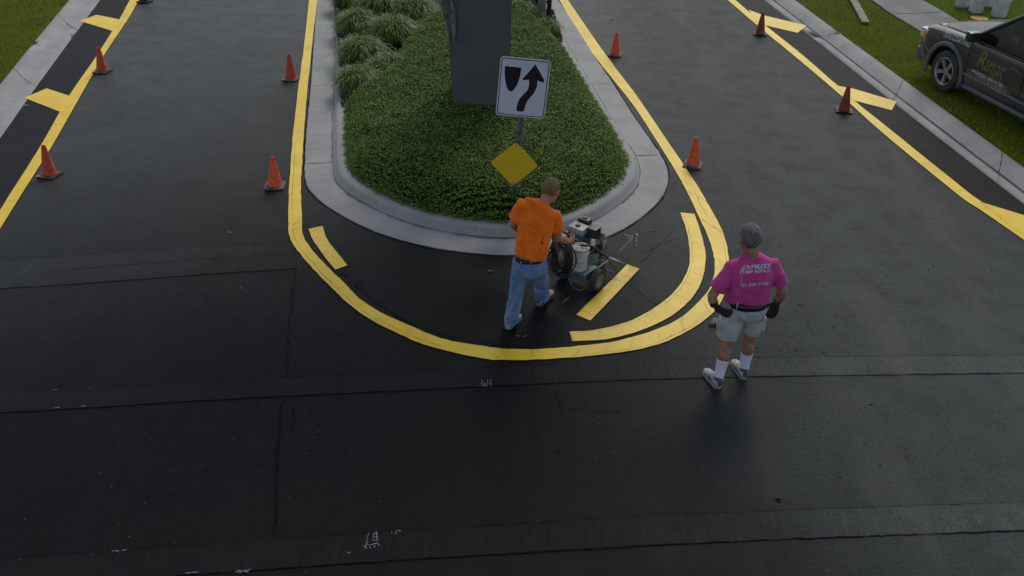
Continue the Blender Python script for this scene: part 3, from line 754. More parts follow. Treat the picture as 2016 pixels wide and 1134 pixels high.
# mulch chips
mp = np.array(scatter_px(7000, [(1040, 30), (1088, 20), (1102, 60), (1108, 86), (1060, 92), (1030, 80)], 0.12)+scatter_px(4500, [(655, -10), (700, 0), (690, 160), (700, 215), (672, 215), (668, 120)], 0.12))
n = len(mp); mp[:, 2] = 0.13+rng.uniform(0, 0.03, n); nr = rng.normal(0, 0.6, (n, 3))+np.array([0, 0, 1]); nr /= np.linalg.norm(nr, axis=1)[:, None]
t1 = np.cross(nr, rng.normal(0, 1, (n, 3))); t1 /= np.linalg.norm(t1, axis=1)[:, None]; t2 = np.cross(nr, t1); s1 = rng.uniform(.01, .035, n)[:, None]
tag(quads_mesh('mulch', np.stack([mp-t1*s1-t2*.006, mp+t1*s1-t2*.006, mp+t1*s1+t2*.006, mp-t1*s1+t2*.006], 1), 4, M['mulch']), 'brown bark mulch round the ornamental grasses on the island', 'mulch', kind='stuff')


# ------------------------------------------------------------------ pillar, posts, signs
pl_o = Vector((-0.585, 14.72, 0.12))
root = empty('entrance_pillar', pl_o); tag(root, 'tall dark grey rendered pillar rising from the hedge with a strip of stone on its left edge', 'pillar')
M['render'] = simple('dark_render', (0.098, 0.097, 0.103), 0.8, col2=(0.090, 0.089, 0.095), sc=2, bump=0.25, bsc=90, bd=0.002, spec=0.35)
M['stone'] = simple('rough_stone', (0.21, 0.21, 0.22), 0.85, col2=(0.08, 0.082, 0.088), sc=9, bump=0.9, bsc=14, bd=0.05)
bm = B(); zs = [0.1, 0.7, 0.72, 1.5, 3.4, 7.5]; ws = [0.415, 0.42, 0.425, 0.462, 0.468, 0.468]; rg_ = []
for z, w in zip(zs, ws):
    rg_.append([bm.verts.new((pl_o.x+sx*w+(0.0), pl_o.y+sy, z)) for sx, sy in ((-1, 0), (1, 0), (1, 0.9), (-1, 0.9))])
for a, b in zip(rg_, rg_[1:]):
    for k in range(4): bm.faces.new((a[k], a[(k+1) % 4], b[(k+1) % 4], b[k]))
bm.faces.new(rg_[0][::-1]); bm.faces.new(rg_[-1])
bmesh.ops.bevel(bm, geom=[e for e in bm.edges if abs(e.verts[0].co.z-e.verts[1].co.z) > 0.01], offset=0.012, segments=2, affect='EDGES')
mk('shaft', bm, M['render'], root)
# stone fin behind the left edge, its foot cut away
bm = B(); prism(bm, [(0, 1.25), (0.06, 1.6), (0.20, 2.15), (0.24, 7.4), (-0.05, 7.4), (-0.05, 1.25)], 0, 0.45, frame((pl_o.x-0.44, pl_o.y+0.12, 0), (-1, 0, 0), None, (0, 1, 0)) if False else Matrix(((-1, 0, 0, pl_o.x-0.445), (0, 0, 1, pl_o.y+0.14), (0, 1, 0, 0.1), (0, 0, 0, 1))))
bmesh.ops.subdivide_edges(bm, edges=bm.edges, cuts=6, use_grid_fill=True)
for v in bm.verts: v.co += Vector((noise.noise(v.co*5), noise.noise(v.co*5+Vector((9, 0, 0))), 0))*0.012
mk('stone_fin', bm, M['stone'], root, smooth=True)
bm = B(); q = [J(892, 5, 14.71), J(896, 20, 14.71), J(897, 50, 14.71), J(896, 80, 14.71), J(892.5, 81, 14.71), J(890, 60, 14.71), J(886.5, 40, 14.71), J(886.5, 5, 14.71), J(886, -60, 14.71), J(891, -60, 14.71)]
a = [bm.verts.new((p.x, 14.712, p.z)) for p in q]; b = [bm.verts.new((p.x, 14.66, p.z)) for p in q]
bm.faces.new(a); bm.faces.new(b)
for k in range(len(q)): bm.faces.new((a[k], a[(k+1) % len(q)], b[(k+1) % len(q)], b[k]))
mk('stone_strip', bm, M['stone'], root)
bm = B(); box(bm, (pl_o.x, pl_o.y+0.45, 7.75), (7.5, 3.6, 0.5), bev=0.03); mk('reflection_blocker', bm, M['render'], root)  # unseen slab added above the view to darken the road's sky reflection

M['galv'] = simple('galvanised', (0.30, 0.31, 0.33), 0.45, metal=0.7, col2=(0.17, 0.18, 0.19), sc=14)
M['signwhite'] = simple('sign_white', (0.56, 0.62, 0.72), 0.42, col2=(0.50, 0.56, 0.66), sc=3, spec=0.4)
M['signblack'] = simple('sign_black', (0.006, 0.006, 0.018), 0.4)
M['signyellow'] = simple('sign_yellow', (0.74, 0.52, 0.008), 0.45, col2=(0.68, 0.47, 0.008), sc=4)
base = J(1009.5, 392, 11.80); base.z = 0.14
root = empty('traffic_sign', base); tag(root, 'white keep right sign with black arrow above a blank yellow diamond on one post', 'road sign')
TOPZ = 1.86
LEAN = Matrix.Rotation(R_(3.4), 4, 'Y'); SF = Matrix.Translation(base) @ LEAN
Li = SF.inverted(); pc = Li @ J(1029.5, 174.5, 11.79); SW, SH = 0.615, 0.755; PH = pc.z+SH/2-0.03
bm = B()
for sx in (-1, 1):
    box(bm, (sx*0.030, 0.016, PH/2), (0.020, 0.004, PH), SF); box(bm, (sx*0.020, 0.030, PH/2), (0.004, 0.028, PH), SF)
box(bm, (0, 0.044, PH/2), (0.040, 0.004, PH), SF)
for k in range(int(PH/0.038)-2): box(bm, (0, 0.040, 0.05+k*0.038), (0.010, 0.006, 0.012), SF)
mk('post', bm, M['galv'], root)
def rrect(w, h, r, n=6):
    out = []
    for cx, cy, a0 in ((w/2-r, h/2-r, 0), (-w/2+r, h/2-r, 90), (-w/2+r, -h/2+r, 180), (w/2-r, -h/2+r, 270)):
        for k in range(n+1): a = R_(a0+90*k/n); out.append((cx+r*math.cos(a), cy+r*math.sin(a)))
    return out
# plate centre from the photo, written in the post's own upright frame
def plate_frame(u, v, y=0.0):   # local x right, local y up, local z toward the road
    return SF @ Matrix(((1, 0, 0, u), (0, 0, -1, y), (0, 1, 0, v), (0, 0, 0, 1)))
PF = plate_frame(pc.x, pc.z, 0.012) @ Matrix.Rotation(R_(-0.6), 4, 'Z')
bm = B(); prism(bm, rrect(SW, SH, 0.045), 0, 0.003, PF); plate = mk('sign_plate', bm, M['signwhite'], root)
bm = B(); o1, i1 = rrect(SW-0.030, SH-0.030, 0.034), rrect(SW-0.050, SH-0.050, 0.026)
a = [bm.verts.new(PF @ Vector((p[0], p[1], 0.0045))) for p in o1]; b = [bm.verts.new(PF @ Vector((p[0], p[1], 0.0045))) for p in i1]
for k in range(len(a)): bm.faces.new((a[k], a[(k+1) % len(a)], b[(k+1) % len(a)], b[k]))
mk('border', bm, M['signblack'], plate)
def s2l(x, y):
    U = np.array([380, 40.0]); Vv = np.array([-38.0, 452.0]); d = np.array([x-232, y-115.0])
    uv = np.linalg.solve(np.stack([U, Vv], 1), d); return ((uv[0]-0.5)*SW, (0.5-uv[1])*SH)
def poly_plate(name, pts, z=0.0045, t=0.0015):
    bm = B(); prism(bm, [s2l(*q) for q in pts], z-t, z, PF); mk(name, bm, M['signblack'], plate)
poly_plate('shield', [(265, 190), (388, 205), (386, 235), (378, 275), (366, 315), (352, 345), (335, 372), (322, 383), (311, 386), (298, 382), (288, 370), (277, 345), (269, 310), (264, 270), (262, 230)])
poly_plate('arrow', [(493, 180), (528, 238), (564, 303), (562, 315), (552, 319), (512, 303), (511, 340), (503, 370), (487, 400), (462, 432), (440, 460), (426, 490), (419, 518), (415, 544), (356, 539), (359, 500), (368, 465), (384, 436), (410, 408), (435, 382), (447, 350), (451, 325), (446, 296), (404, 300), (398, 289), (440, 245)])
bm = B()
for q in ((420, 178), (385, 545)):
    bm = B(); u, v = s2l(*q); lathe(bm, [(0, 0.008), (0.006, 0.008), (0.008, 0.005), (0.008, 0.0)], PF @ Matrix.Translation((u, v, 0.003)), 12); mk('bolt', bm, M['galv'], plate)
pd_ = Li @ J(1012.5, 324.5, 11.79)
DF = plate_frame(pd_.x, pd_.z, 0.012) @ Matrix.Rotation(R_(45.6), 4, 'Z')
bm = B(); prism(bm, rrect(0.435, 0.435, 0.035), 0, 0.003, DF); dm = mk('diamond_plate', bm, M['signyellow'], root, smooth=False)
bm = B()
for s in (-0.26, 0.26):
    bm = B(); lathe(bm, [(0, 0.008), (0.007, 0.008), (0.009, 0.005), (0.009, 0.0)], plate_frame(pd_.x, pd_.z+s, 0.012) @ Matrix.Translation((0, 0, 0.003)), 12); mk('bolt', bm, M['galv'], dm)

# green panel on a dark post
c = P(1080, 38, 0.13); root = empty('panel_post', c); tag(root, 'dark square post carrying a pale green framed panel on the island mulch', 'post')
M['darkpost'] = simple('dark_green_paint', (0.010, 0.014, 0.013), 0.4)
bm = B(); box(bm, (c.x, c.y, c.z+1.0), (0.10, 0.10, 2.0), bev=0.008); box(bm, (c.x, c.y, c.z+2.02), (0.13, 0.13, 0.05), bev=0.01); mk('post', bm, M['darkpost'], root)
bl = J(1059, 22, c.y); br = J(1074.5, 21, c.y)
bm = B(); w = br.x-bl.x; box(bm, ((bl.x+br.x)/2, c.y, bl.z+0.5), (w, 0.05, 1.0), bev=0.005); pn = mk('frame', bm, simple('panel_frame', (0.22, 0.24, 0.24), 0.5), root)
bm = B(); box(bm, ((bl.x+br.x)/2, c.y-0.027, bl.z+0.52), (w-0.05, 0.008, 0.93)); mk('panel', bm, simple('pale_green', (0.16, 0.22, 0.19), 0.5, col2=(0.14, 0.19, 0.165)), root)
for dz in (0.2, 0.85):
    bm = B(); box(bm, ((br.x+c.x)/2, c.y, bl.z+dz), (abs(c.x-br.x), 0.03, 0.04)); mk('bracket', bm, M['darkpost'], root)

# ------------------------------------------------------------------ traffic cones
M['cone'] = simple('cone_orange', (0.80, 0.10, 0.012), 0.5, col2=(0.50, 0.055, 0.010), sc=16, bump=0.15)
M['conedull'] = simple('cone_dull', (0.30, 0.040, 0.012), 0.6, col2=(0.15, 0.022, 0.010), sc=7, bump=0.2)
M['conered'] = simple('cone_red', (0.56, 0.045, 0.012), 0.5, col2=(0.30, 0.03, 0.010), sc=16, bump=0.15)
M['conedark'] = simple('cone_dark', (0.012, 0.016, 0.012), 0.6)
M['rubber'] = simple('base_rubber', (0.045, 0.042, 0.040), 0.8, col2=(0.10, 0.085, 0.07), sc=12, bump=0.3)
M['rubgrey'] = simple('base_dusty', (0.16, 0.15, 0.14), 0.85, col2=(0.07, 0.065, 0.06), sc=14, bump=0.3)
M['rubblk'] = simple('base_black', (0.006, 0.006, 0.008), 0.6)
M['ypatch'] = simple('yellow_overspray', (0.50, 0.32, 0.03), 0.6, col2=(0.30, 0.16, 0.03), sc=30)
GC = 'traffic cones set out along the wet yellow lines'
cone0 = empty('traffic_cone', (0, 0, 0))
bm = B(); H = 0.455
lathe(bm, [(0.112, 0.022), (0.106, 0.030), (0.100, 0.036), (0.030, H-0.012), (0.026, H-0.002), (0.022, H), (0.018, H), (0.018, H-0.02), (0.088, 0.026), (0.112, 0.022)], n=36); shell0 = mk('cone_body', bm, M['cone'], cone0, auto=40)
bm = B(); prism(bm, rrect(0.275, 0.275, 0.03), 0.004, 0.026); 
for sx in (-1, 1):
    for sy in (-1, 1): box(bm, (sx*0.10, sy*0.10, 0.003), (0.05, 0.05, 0.008))
bmesh.ops.bevel(bm, geom=[e for e in bm.edges if e.verts[0].co.z > 0.02 and e.verts[1].co.z > 0.02], offset=0.005, segments=2, affect='EDGES')
lathe(bm, [(0.128, 0.026), (0.124, 0.034), (0.112, 0.036), (0.10, 0.032)], n=36)
base0 = mk('base', bm, M['rubber'], cone0, auto=40)
bm = B(); prism(bm, [(-0.134, -0.136), (0.02, -0.136), (0.00, -0.115), (-0.07, -0.100), (-0.12, -0.11)], 0.020, 0.030); ov0 = mk('overspray', bm, M['ypatch'], base0)
cones = [((98.5, 344), 12, 'conered', 'rubber', 1, 'faded red cone with yellow oversprayed base, nearest on the left edge line'),
         ((202, 140), 8, 'conered', 'rubber', 1, 'red cone on the left edge line between the two yellow ticks'),
         ((285, 3), 15, 'conedark', 'rubblk', 0, 'dark cone at the top edge beside the left edge line, only its base seen'),
         ((542, 366), -4, 'cone', 'rubgrey', 0, 'bright orange cone with grey base left of the kerbed island nose'),
         ((573, 155), 4, 'conered', 'rubgrey', 1, 'deep orange cone with yellow-smeared base, farther up left of the island line'),
         ((1364, 325), 18, 'cone', 'rubgrey', 0, 'bright orange cone with dusty base standing just right of the island line by the nose'),
         ((1211, 108), 14, 'cone', 'rubgrey', 0, 'orange cone farther up the right side of the island line'),
         ((1661, 218), 10, 'conedull', 'rubblk', 0, 'dirty dull orange cone with black base beside the nearer right yellow tick'),
         ((1496, 67), 8, 'conedull', 'rubblk', 0, 'dirty dull orange cone with black base beside the farther right yellow tick')]
for k, (px, rz, mb, mr, ovs, lab) in enumerate(cones):
    if k == 0: r_, s_, b_ = cone0, shell0, base0; v_ = ov0
    else:
        r_ = cone0.copy(); COL.objects.link(r_); s_ = shell0.copy(); COL.objects.link(s_); s_.parent = r_; b_ = base0.copy(); COL.objects.link(b_); b_.parent = r_
        v_ = None
        if ovs: v_ = ov0.copy(); COL.objects.link(v_); v_.parent = b_
    p = P(*px, 0.012); r_.location = (p.x, p.y, 0.006); r_.rotation_euler = (0, 0, R_(-rz))
    for o_, mm_ in ((s_, M[mb]), (b_, M[mr])):
        o_.material_slots[0].link = 'OBJECT'; o_.material_slots[0].material = mm_
    tag(r_, lab, 'traffic cone', GC)

# ------------------------------------------------------------------ buckets, lid, plank, litter
M['pail'] = simple('pail_plastic', (0.66, 0.69, 0.72), 0.45, col2=(0.54, 0.57, 0.60), sc=6, bump=0.1)
M['paintdrip'] = simple('drip_yellow', (0.62, 0.36, 0.02), 0.45)
M['grime'] = simple('pail_grime', (0.10, 0.11, 0.12), 0.7)
def pail(px, r, h, lab, drip=False, ang=0):
    c = P(*px, 0.10); root = empty('paint_pail', c)
    bm = B(); T = Matrix.Translation(c)
    lathe(bm, [(0, 0), (r*0.86, 0), (r*0.88, 0.008), (r*0.97, h*0.76), (r*1.04, h*0.765), (r*1.04, h*0.80), (r*0.98, h*0.805), (r*0.985, h*0.86), (r*1.05, h*0.865), (r*1.05, h*0.885), (r*1.0, h*0.89), (r*1.0, h*0.97), (r*1.04, h*0.975), (r*1.04, h), (r*0.96, h), (r*0.95, h*0.8), (r*0.85, 0.02), (0, 0.02)], T, 40)
    b = mk('body', bm, M['pail'], root, auto=35)
    bm = B(); tube(bm, [c+Vector((r*1.04*math.cos(a), r*1.04*math.sin(a)-0.12*math.sin(a)**2*0, h*0.88-0.16*abs(math.sin(a)))) for a in [math.pi+math.pi*k/14 for k in range(15)]], 0.003, 6)
    mk('handle', bm, M['galv'], root, smooth=True)
    if drip:
        bm = B()
        for a0, w, z0 in ((-110, 0.10, 0.06), (-100, 0.07, 0.12), (-140, 0.05, 0.0)):
            va = []
            for i in range(10):
                z = z0*h+(h-z0*h)*i/9; rad = r*(0.88+0.12*z/h)+0.004; ww = w*(0.4+0.6*i/9)
                va.append((bm.verts.new(c+Vector((rad*math.cos(R_(a0)-ww), rad*math.sin(R_(a0)-ww), z))), bm.verts.new(c+Vector((rad*math.cos(R_(a0)+ww), rad*math.sin(R_(a0)+ww), z)))))
            for p, q in zip(va, va[1:]): bm.faces.new((p[0], p[1], q[1], q[0]))
        mk_split('paint_drip', bm, M['paintdrip'], b, False)
    tag(root, lab, 'pail', 'white paint pails beyond the footpath')
pail((1893, 13), 0.165, 0.46, 'white pail streaked with yellow paint, leftmost beyond the footpath', True)
pail((1920, 24), 0.170, 0.46, 'white pail between the yellow-streaked one and the nearest one')
pail((1942, 12), 0.165, 0.46, 'white pail set behind, half hidden between the two nearer pails')
pail((1965, 32), 0.185, 0.48, 'nearest white pail, right of the yellow lid on the grass')
c = P(1928, 37, 0.12); root = empty('pail_lid', c); tag(root, 'round yellow pail lid lying on the grass in front of the white pails', 'lid')
bm = B(); lathe(bm, [(0, 0.012), (0.155, 0.012), (0.162, 0.022), (0.178, 0.022), (0.180, 0.0), (0.16, 0.0), (0, 0.004)], Matrix.Translation(c), 40); mk('lid_top', bm, M['paintdrip'], root, auto=35)
bm = B(); lathe(bm, [(0.181, 0.018), (0.186, 0.016), (0.186, -0.004), (0.181, -0.006)], Matrix.Translation(c), 40); mk('rim', bm, simple('lid_rim', (0.25, 0.12, 0.02), 0.5), root, auto=35)
a, b_ = P(1704, 44, 0.16), P(1676, -8, 0.16)
dv = (b_-a).normalized(); c = (a+b_)/2; Lb = (b_-a).length
bm = B(); box(bm, (0, 0, 0), (0.16, Lb, 0.04), frame(c, dv.cross(Vector((0, 0, 1))), dv, (0, 0, 1)), bev=0.004)
tag(mk('wood_plank', bm, simple('weathered_wood', (0.26, 0.24, 0.17), 0.8, col2=(0.17, 0.155, 0.11), sc=5, bump=0.5, bsc=18, bd=0.004), org=c), 'weathered wooden plank lying on the verge at the top right', 'plank')
M['paleleaf'] = simple('dry_leaf', (0.42, 0.30, 0.20), 0.8); M['palebit'] = simple('pale_bit', (0.50, 0.50, 0.50), 0.8)
def litter(px, sx, sy, rz, mat, name, lab, cat):
    c = P(*px, 0.008); bm = B(); pts = []
    for k in range(12):
        a = 2*math.pi*k/12; pts.append((sx*math.cos(a)*(1-0.2*math.sin(2*a)), sy*math.sin(a), 0.004*math.sin(3*a)))
    mm = Matrix.Translation(c) @ Matrix.Rotation(R_(rz), 4, 'Z')
    top = [bm.verts.new(mm @ Vector((x, y, 0.010+z))) for x, y, z in pts]; bot = [bm.verts.new(mm @ Vector((x, y, 0.006+z))) for x, y, z in pts]
    bm.faces.new(top); bm.faces.new(bot[::-1])
    for k in range(12): bm.faces.new((top[k], top[(k+1) % 12], bot[(k+1) % 12], bot[k]))
    tag(mk(name, bm, mat, org=c), lab, cat)
litter((965, 534), 0.030, 0.012, -8, M['paleleaf'], 'fallen_leaf', 'small pale dry leaf on the dark asphalt left of the man in orange', 'leaf')
litter((1287, 454), 0.028, 0.010, 15, M['paleleaf'], 'fallen_leaf', 'dry leaf on the asphalt between the kerb and the curved yellow arc', 'leaf')
litter((452, 458), 0.018, 0.010, 0, M['palebit'], 'paper_scrap', 'white scrap on the left lane near the upper trench band', 'scrap')
litter((474, 568), 0.012, 0.008, 40, M['palebit'], 'paper_scrap', 'tiny pale scrap left of the long vertical crack', 'scrap')
litter((53, 208), 0.03, 0.02, 10, M['palebit'], 'paper_scrap', 'white scrap beside the left gutter below the nearer yellow tick', 'scrap')
litter((281, 91), 0.02, 0.012, 10, M['palebit'], 'paper_scrap', 'pale scrap on the left lane right of the far left cone', 'scrap')
litter((1203, 37), 0.05, 0.025, 5, M['palebit'], 'paper_scrap', 'pale scrap on the right lane above the farther right island cone', 'scrap')
litter((1532, 984), 0.035, 0.014, -30, M['rubblk'], 'fallen_leaf', 'dark curled leaf on the asphalt near the lower trench band', 'leaf')
a, b_ = P(1108, 596, 0.012), P(1121, 585, 0.012); bm = B(); tube(bm, [a, (a+b_)/2+Vector((0, 0, 0.006)), b_], 0.004, 6)
tag(mk('twig', bm, M['paleleaf'], org=a, smooth=True), 'short pale twig on the asphalt behind the spray machine wheel', 'twig')
c = P(1407, 638, 0.0); bm = B()
for k in range(5): ball(bm, c+Vector((random.uniform(-.03, .03), random.uniform(-.03, .03), 0.02+random.uniform(0, .015))), (random.uniform(.03, .045), random.uniform(.03, .05), random.uniform(.018, .026)), seg=12)
o = bake('work_rag', bm, simple('rag_cloth', (0.20, 0.195, 0.175), 0.9, col2=(0.11, 0.105, 0.095), sc=14, bump=0.6, bsc=25, bd=0.02), None, 0.008, 3, org=c, fn=lambda p, n: p+n*0.012*noise.noise(p*24))
tag(o, 'crumpled off-white rag on the road behind the hip of the man in pink', 'rag')

# ------------------------------------------------------------------ people
M['skin'] = simple('skin', (0.44, 0.235, 0.165), 0.55, col2=(0.36, 0.175, 0.120), sc=9, bump=0.1, bsc=120, bd=0.001)
M['skin2'] = simple('skin_tan', (0.36, 0.19, 0.125), 0.55, col2=(0.27, 0.13, 0.085), sc=9, bump=0.1, bsc=120, bd=0.001)
M['orange'] = cloth('orange_shirt', (0.95, 0.20, 0.014), (0.82, 0.15, 0.008), 5, 0.020)
M['pink'] = cloth('pink_shirt', (0.56, 0.070, 0.29), (0.46, 0.050, 0.23), 5, 0.020)
M['denim'] = cloth('denim', (0.17, 0.28, 0.47), (0.095, 0.175, 0.33), 7, 0.015)
M['khaki'] = cloth('pale_cotton', (0.45, 0.45, 0.46), (0.34, 0.345, 0.36), 8, 0.016)
M['sock'] = cloth('white_sock', (0.68, 0.68, 0.84), (0.58, 0.58, 0.76), 20, 0.003)
M['glove'] = cloth('work_glove', (0.030, 0.032, 0.022), (0.012, 0.013, 0.010), 22, 0.006, 0.75)
M['belt'] = simple('belt_leather', (0.020, 0.008, 0.018), 0.45)
M['shoe'] = simple('sneaker', (0.46, 0.44, 0.40), 0.6, col2=(0.33, 0.31, 0.28), sc=20, bump=0.4, bsc=60)
M['shoew'] = simple('sneaker_white', (0.46, 0.46, 0.42), 0.6, col2=(0.30, 0.30, 0.28), sc=16, bump=0.3, bsc=60)
M['shoegrey'] = simple('sneaker_grey', (0.07, 0.095, 0.105), 0.5)
M['sole'] = simple('sneaker_sole', (0.36, 0.35, 0.32), 0.7, col2=(0.22, 0.21, 0.19), sc=20)
M['solebrown'] = simple('sole_brown', (0.12, 0.09, 0.06), 0.8)
M['hairbrown'] = simple('hair_light_brown', (0.20, 0.125, 0.060), 0.8, col2=(0.14, 0.09, 0.046), sc=26, bump=0.6, bsc=160, bd=0.003)
M['hairgrey'] = simple('hair_grey', (0.155, 0.15, 0.15), 0.85, col2=(0.085, 0.080, 0.080), sc=34, bump=0.6, bsc=160, bd=0.003)
def hdg(a): return Vector((math.sin(a), math.cos(a), 0)), Vector((math.cos(a), -math.sin(a), 0))
def shoe(root, heel, yaw, L, mat, sole, pitch=0.0, accent=None, name='shoe'):
    """heel = back of the sole on the ground, yaw = direction of the toe clockwise from +Y"""
    F, Rt = hdg(yaw); up = Vector((0, 0, 1))
    Fp = F*math.cos(pitch)+up*math.sin(pitch); Up = up*math.cos(pitch)-F*math.sin(pitch)
    Mx = Matrix((Rt, Fp, Up)).transposed().to_4x4(); Mx.translation = heel
    W = 0.050*L/0.30
    bm = B()
    st = [(0.00, .62, .055), (0.03, .80, .085), (0.09, .84, .105), (0.15, .80, .100), (0.19, .86, .078), (0.235, .98, .060), (0.275, .86, .050), (0.300, .50, .036)]
    pts, rad = [], []
    rings = []
    for y, w, h in st:
        y *= L/0.30; ring = []
        for k in range(16):
            th = 2*math.pi*k/16; x = W*w*math.cos(th); z = 0.022+h/2*(1+math.sin(th))*0.98
            if math.sin(th) > 0: x *= (1-0.30*math.sin(th)**2)
            ring.append(bm.verts.new(Mx @ Vector((x, y, z-0.006))))
        rings.append(ring)
    for A, C in zip(rings, rings[1:]):
        for k in range(16): bm.faces.new((A[k], A[(k+1) % 16], C[(k+1) % 16], C[k]))
    bm.faces.new(rings[0][::-1]); bm.faces.new(rings[-1])
    sh = bake(name, bm, mat, root, 0.006, 3)
    bm = B(); out = []
    for k in range(28):
        th = 2*math.pi*k/28; y = L*(0.5-0.5*math.cos(th)); yy = y/L
        w = W*(0.86 if yy < 0.35 else 0.80+0.28*math.sin((yy-0.35)/0.65*math.pi*0.62)) * min(1, (math.sin(math.pi*min(max(yy, 0.0), 1.0))*2.6)**0.5 if yy not in (0, 1) else 0)
        out.append((math.copysign(1, math.sin(th))*w if 0 < k < 28 and k != 14 else 0, y))
    prism(bm, [(x, y) for x, y in out], 0.0, 0.026, Mx); mk('sole', bm, sole, sh)
    if accent:
        T3 = Mx.to_3x3().to_4x4()
        bm = B(); ball(bm, Mx @ Vector((0, 0.052*L/.3, 0.098)), (W*0.86, 0.058, 0.016), M=T3, seg=16); mk('collar', bm, accent, sh, smooth=True)
        bm = B(); box(bm, (0, 0.004, 0.062), (W*0.95, 0.020, 0.040), Mx, bev=0.005); mk('heel_tab', bm, accent, sh, auto=60)
        for sx in (-1, 1):
            bm = B(); box(bm, (sx*W*0.80, 0.135*L/.3, 0.055), (0.010, 0.050, 0.028), Mx, bev=0.003); mk('side_patch', bm, accent, sh, auto=60)
        bm = B()
        for yy in (0.175, 0.195, 0.215): loft(bm, [Mx @ Vector((-W*.4, yy*L/.3, .082-(yy-.175)*.55)), Mx @ Vector((0, yy*L/.3, .094-(yy-.175)*.6)), Mx @ Vector((W*.4, yy*L/.3, .082-(yy-.175)*.55))], 0.003, n=5)
        mk_split('lace', bm, M['sock'], sh)
    return sh
def head_parts(bm, c, yaw, tilt, sc=1.0):
    """skull, jaw, face, ears; c = centre of the skull. returns matrix (x right, y face, z up)"""
    F, Rt = hdg(yaw); up = Vector((0, 0, 1))
    Fp = F*math.cos(tilt)-up*math.sin(tilt); Up = up*math.cos(tilt)+F*math.sin(tilt)
    Mx = Matrix((Rt, Fp, Up)).transposed().to_4x4(); Mx.translation = c; Mx = Mx @ Matrix.Scale(sc, 4)
    L3 = Mx.to_3x3().to_4x4()
    def b(p, r): 
        bmesh.ops.create_uvsphere(bm, u_segments=20, v_segments=14, radius=1, matrix=Mx @ Matrix.Translation(Vector(p)) @ Matrix.Diagonal((r[0], r[1], r[2], 1)))
    b((0, 0, 0.02), (0.077, 0.098, 0.095)); b((0, 0.030, -0.045), (0.062, 0.068, 0.078)); b((0, 0.062, -0.095), (0.034, 0.030, 0.024))
    b((0, 0.090, 0.005), (0.060, 0.014, 0.012))
    loft(bm, [Mx @ Vector((0, 0.090, 0.012)), Mx @ Vector((0, 0.112, -0.030)), Mx @ Vector((0, 0.098, -0.040))], [0.008*sc, 0.014*sc, 0.010*sc], n=8)
    b((0, 0.090, -0.064), (0.024, 0.012, 0.006)); b((0, 0.088, -0.074), (0.021, 0.012, 0.006))
    for s in (-1, 1):
        b((s*0.080, -0.002, -0.015), (0.010, 0.020, 0.031)); b((s*0.086, -0.010, -0.008), (0.006, 0.014, 0.022)); b((s*0.030, 0.088, -0.005), (0.014, 0.008, 0.008))
    return Mx
def hair(root, Mx, mat, low=-0.055, thick=0.006, front=0.055, sc=1.0, crown=None):
    bm = B(); bmesh.ops.create_icosphere(bm, subdivisions=5, radius=1)
    for v in bm.verts:
        p = Vector((v.co.x*0.077, v.co.y*0.098, v.co.z*0.095+0.02)); nn = Vector((p.x/0.077**2, p.y/0.098**2, (p.z-0.02)/0.095**2)).normalized()
        if p.z < -0.02: p.y *= 0.95
        k = 1.0
        hairline = 0.045 if p.y > 0.045 else (low+ (0.045+0.012) * 0 )
        side = p.y > -0.01 and abs(p.x) > 0.03
        lim = low
        if p.y > front: lim = 0.070
        elif p.y > 0.012: lim = 0.020
        elif p.y > -0.030: lim = -0.002
        d = p.z-lim
        t = min(max(d/0.014, -1), 1)
        p += nn*(thick*(t if t > 0 else t*3)+0.0022*noise.noise(p*90)*(1 if t > 0 else 0)+0.003*noise.noise(p*30)*(1 if t > 0 else 0))
        if t < 0: p -= nn*0.010
        v.co = Mx @ p
    return mk('hair', bm, mat, root, smooth=True)
def eyes(root, Mx):
    em = simple('eye_white', (0.55, 0.52, 0.5), 0.2)
    for s in (-1, 1):
        bm = B(); bmesh.ops.create_uvsphere(bm, u_segments=10, v_segments=8, radius=0.0085, matrix=Mx @ Matrix.Translation((s*0.030, 0.0905, -0.004))); mk('eye', bm, em, root, smooth=True)
def fingers(bm, wrist, palm_dir, side, nrm, curls, r=0.0095, L=0.085, palm=0.090, thumb=1, spread=0.004, W=1.0):
    """palm block plus four fingers and a thumb. palm_dir: wrist->knuckles, side: toward index finger, nrm: palm-facing normal"""
    d = Vector(palm_dir).normalized(); s = Vector(side); s = (s-d*s.dot(d)).normalized(); n = Vector(nrm); n = (n-d*n.dot(d)-s*n.dot(s)).normalized()
    loft(bm, [wrist-d*0.02, wrist, wrist+d*palm*0.4, wrist+d*palm*0.85, wrist+d*palm*1.03], [(0.026*W, 0.018*W), (0.028*W, 0.018*W), (0.038*W, 0.017*W), (0.042*W, 0.015*W), (0.038*W, 0.012*W)], side=s, n=14)
    for i, (off, ll) in enumerate(((0.031, 0.92), (0.011, 1.0), (-0.010, 0.93), (-0.030, 0.74))):
        off *= W; p = wrist+d*palm*0.94+s*off; dir_ = (d+s*off*spread*30).normalized(); pts = [p-d*0.01]; a = 0
        segs_ = (0.45, 0.30, 0.25); cu = curls[i]
        q = p.copy()
        for k, sg in enumerate(segs_):
            a += cu[k] if isinstance(cu, (list, tuple)) else cu
            q = q+(dir_*math.cos(a)+n*math.sin(a))*(L*ll*sg); pts.append(q.copy())
        loft(bm, pts, [r*1.05, r*1.0, r*0.92, r*0.75], side=s, n=10)
        ball(bm, pts[-1], r*0.76, seg=8)
    p = wrist+d*palm*0.25+s*0.028; td = (s*0.75+d*0.65+n*0.35).normalized(); q1 = p+td*0.038; q2 = q1+(td*0.5+d*0.7+n*0.35).normalized()*0.030
    loft(bm, [p-td*0.015, p, q1, q2], [r*1.5, r*1.45, r*1.15, r*0.85], side=n, n=10); ball(bm, q2, r*0.86, seg=8)

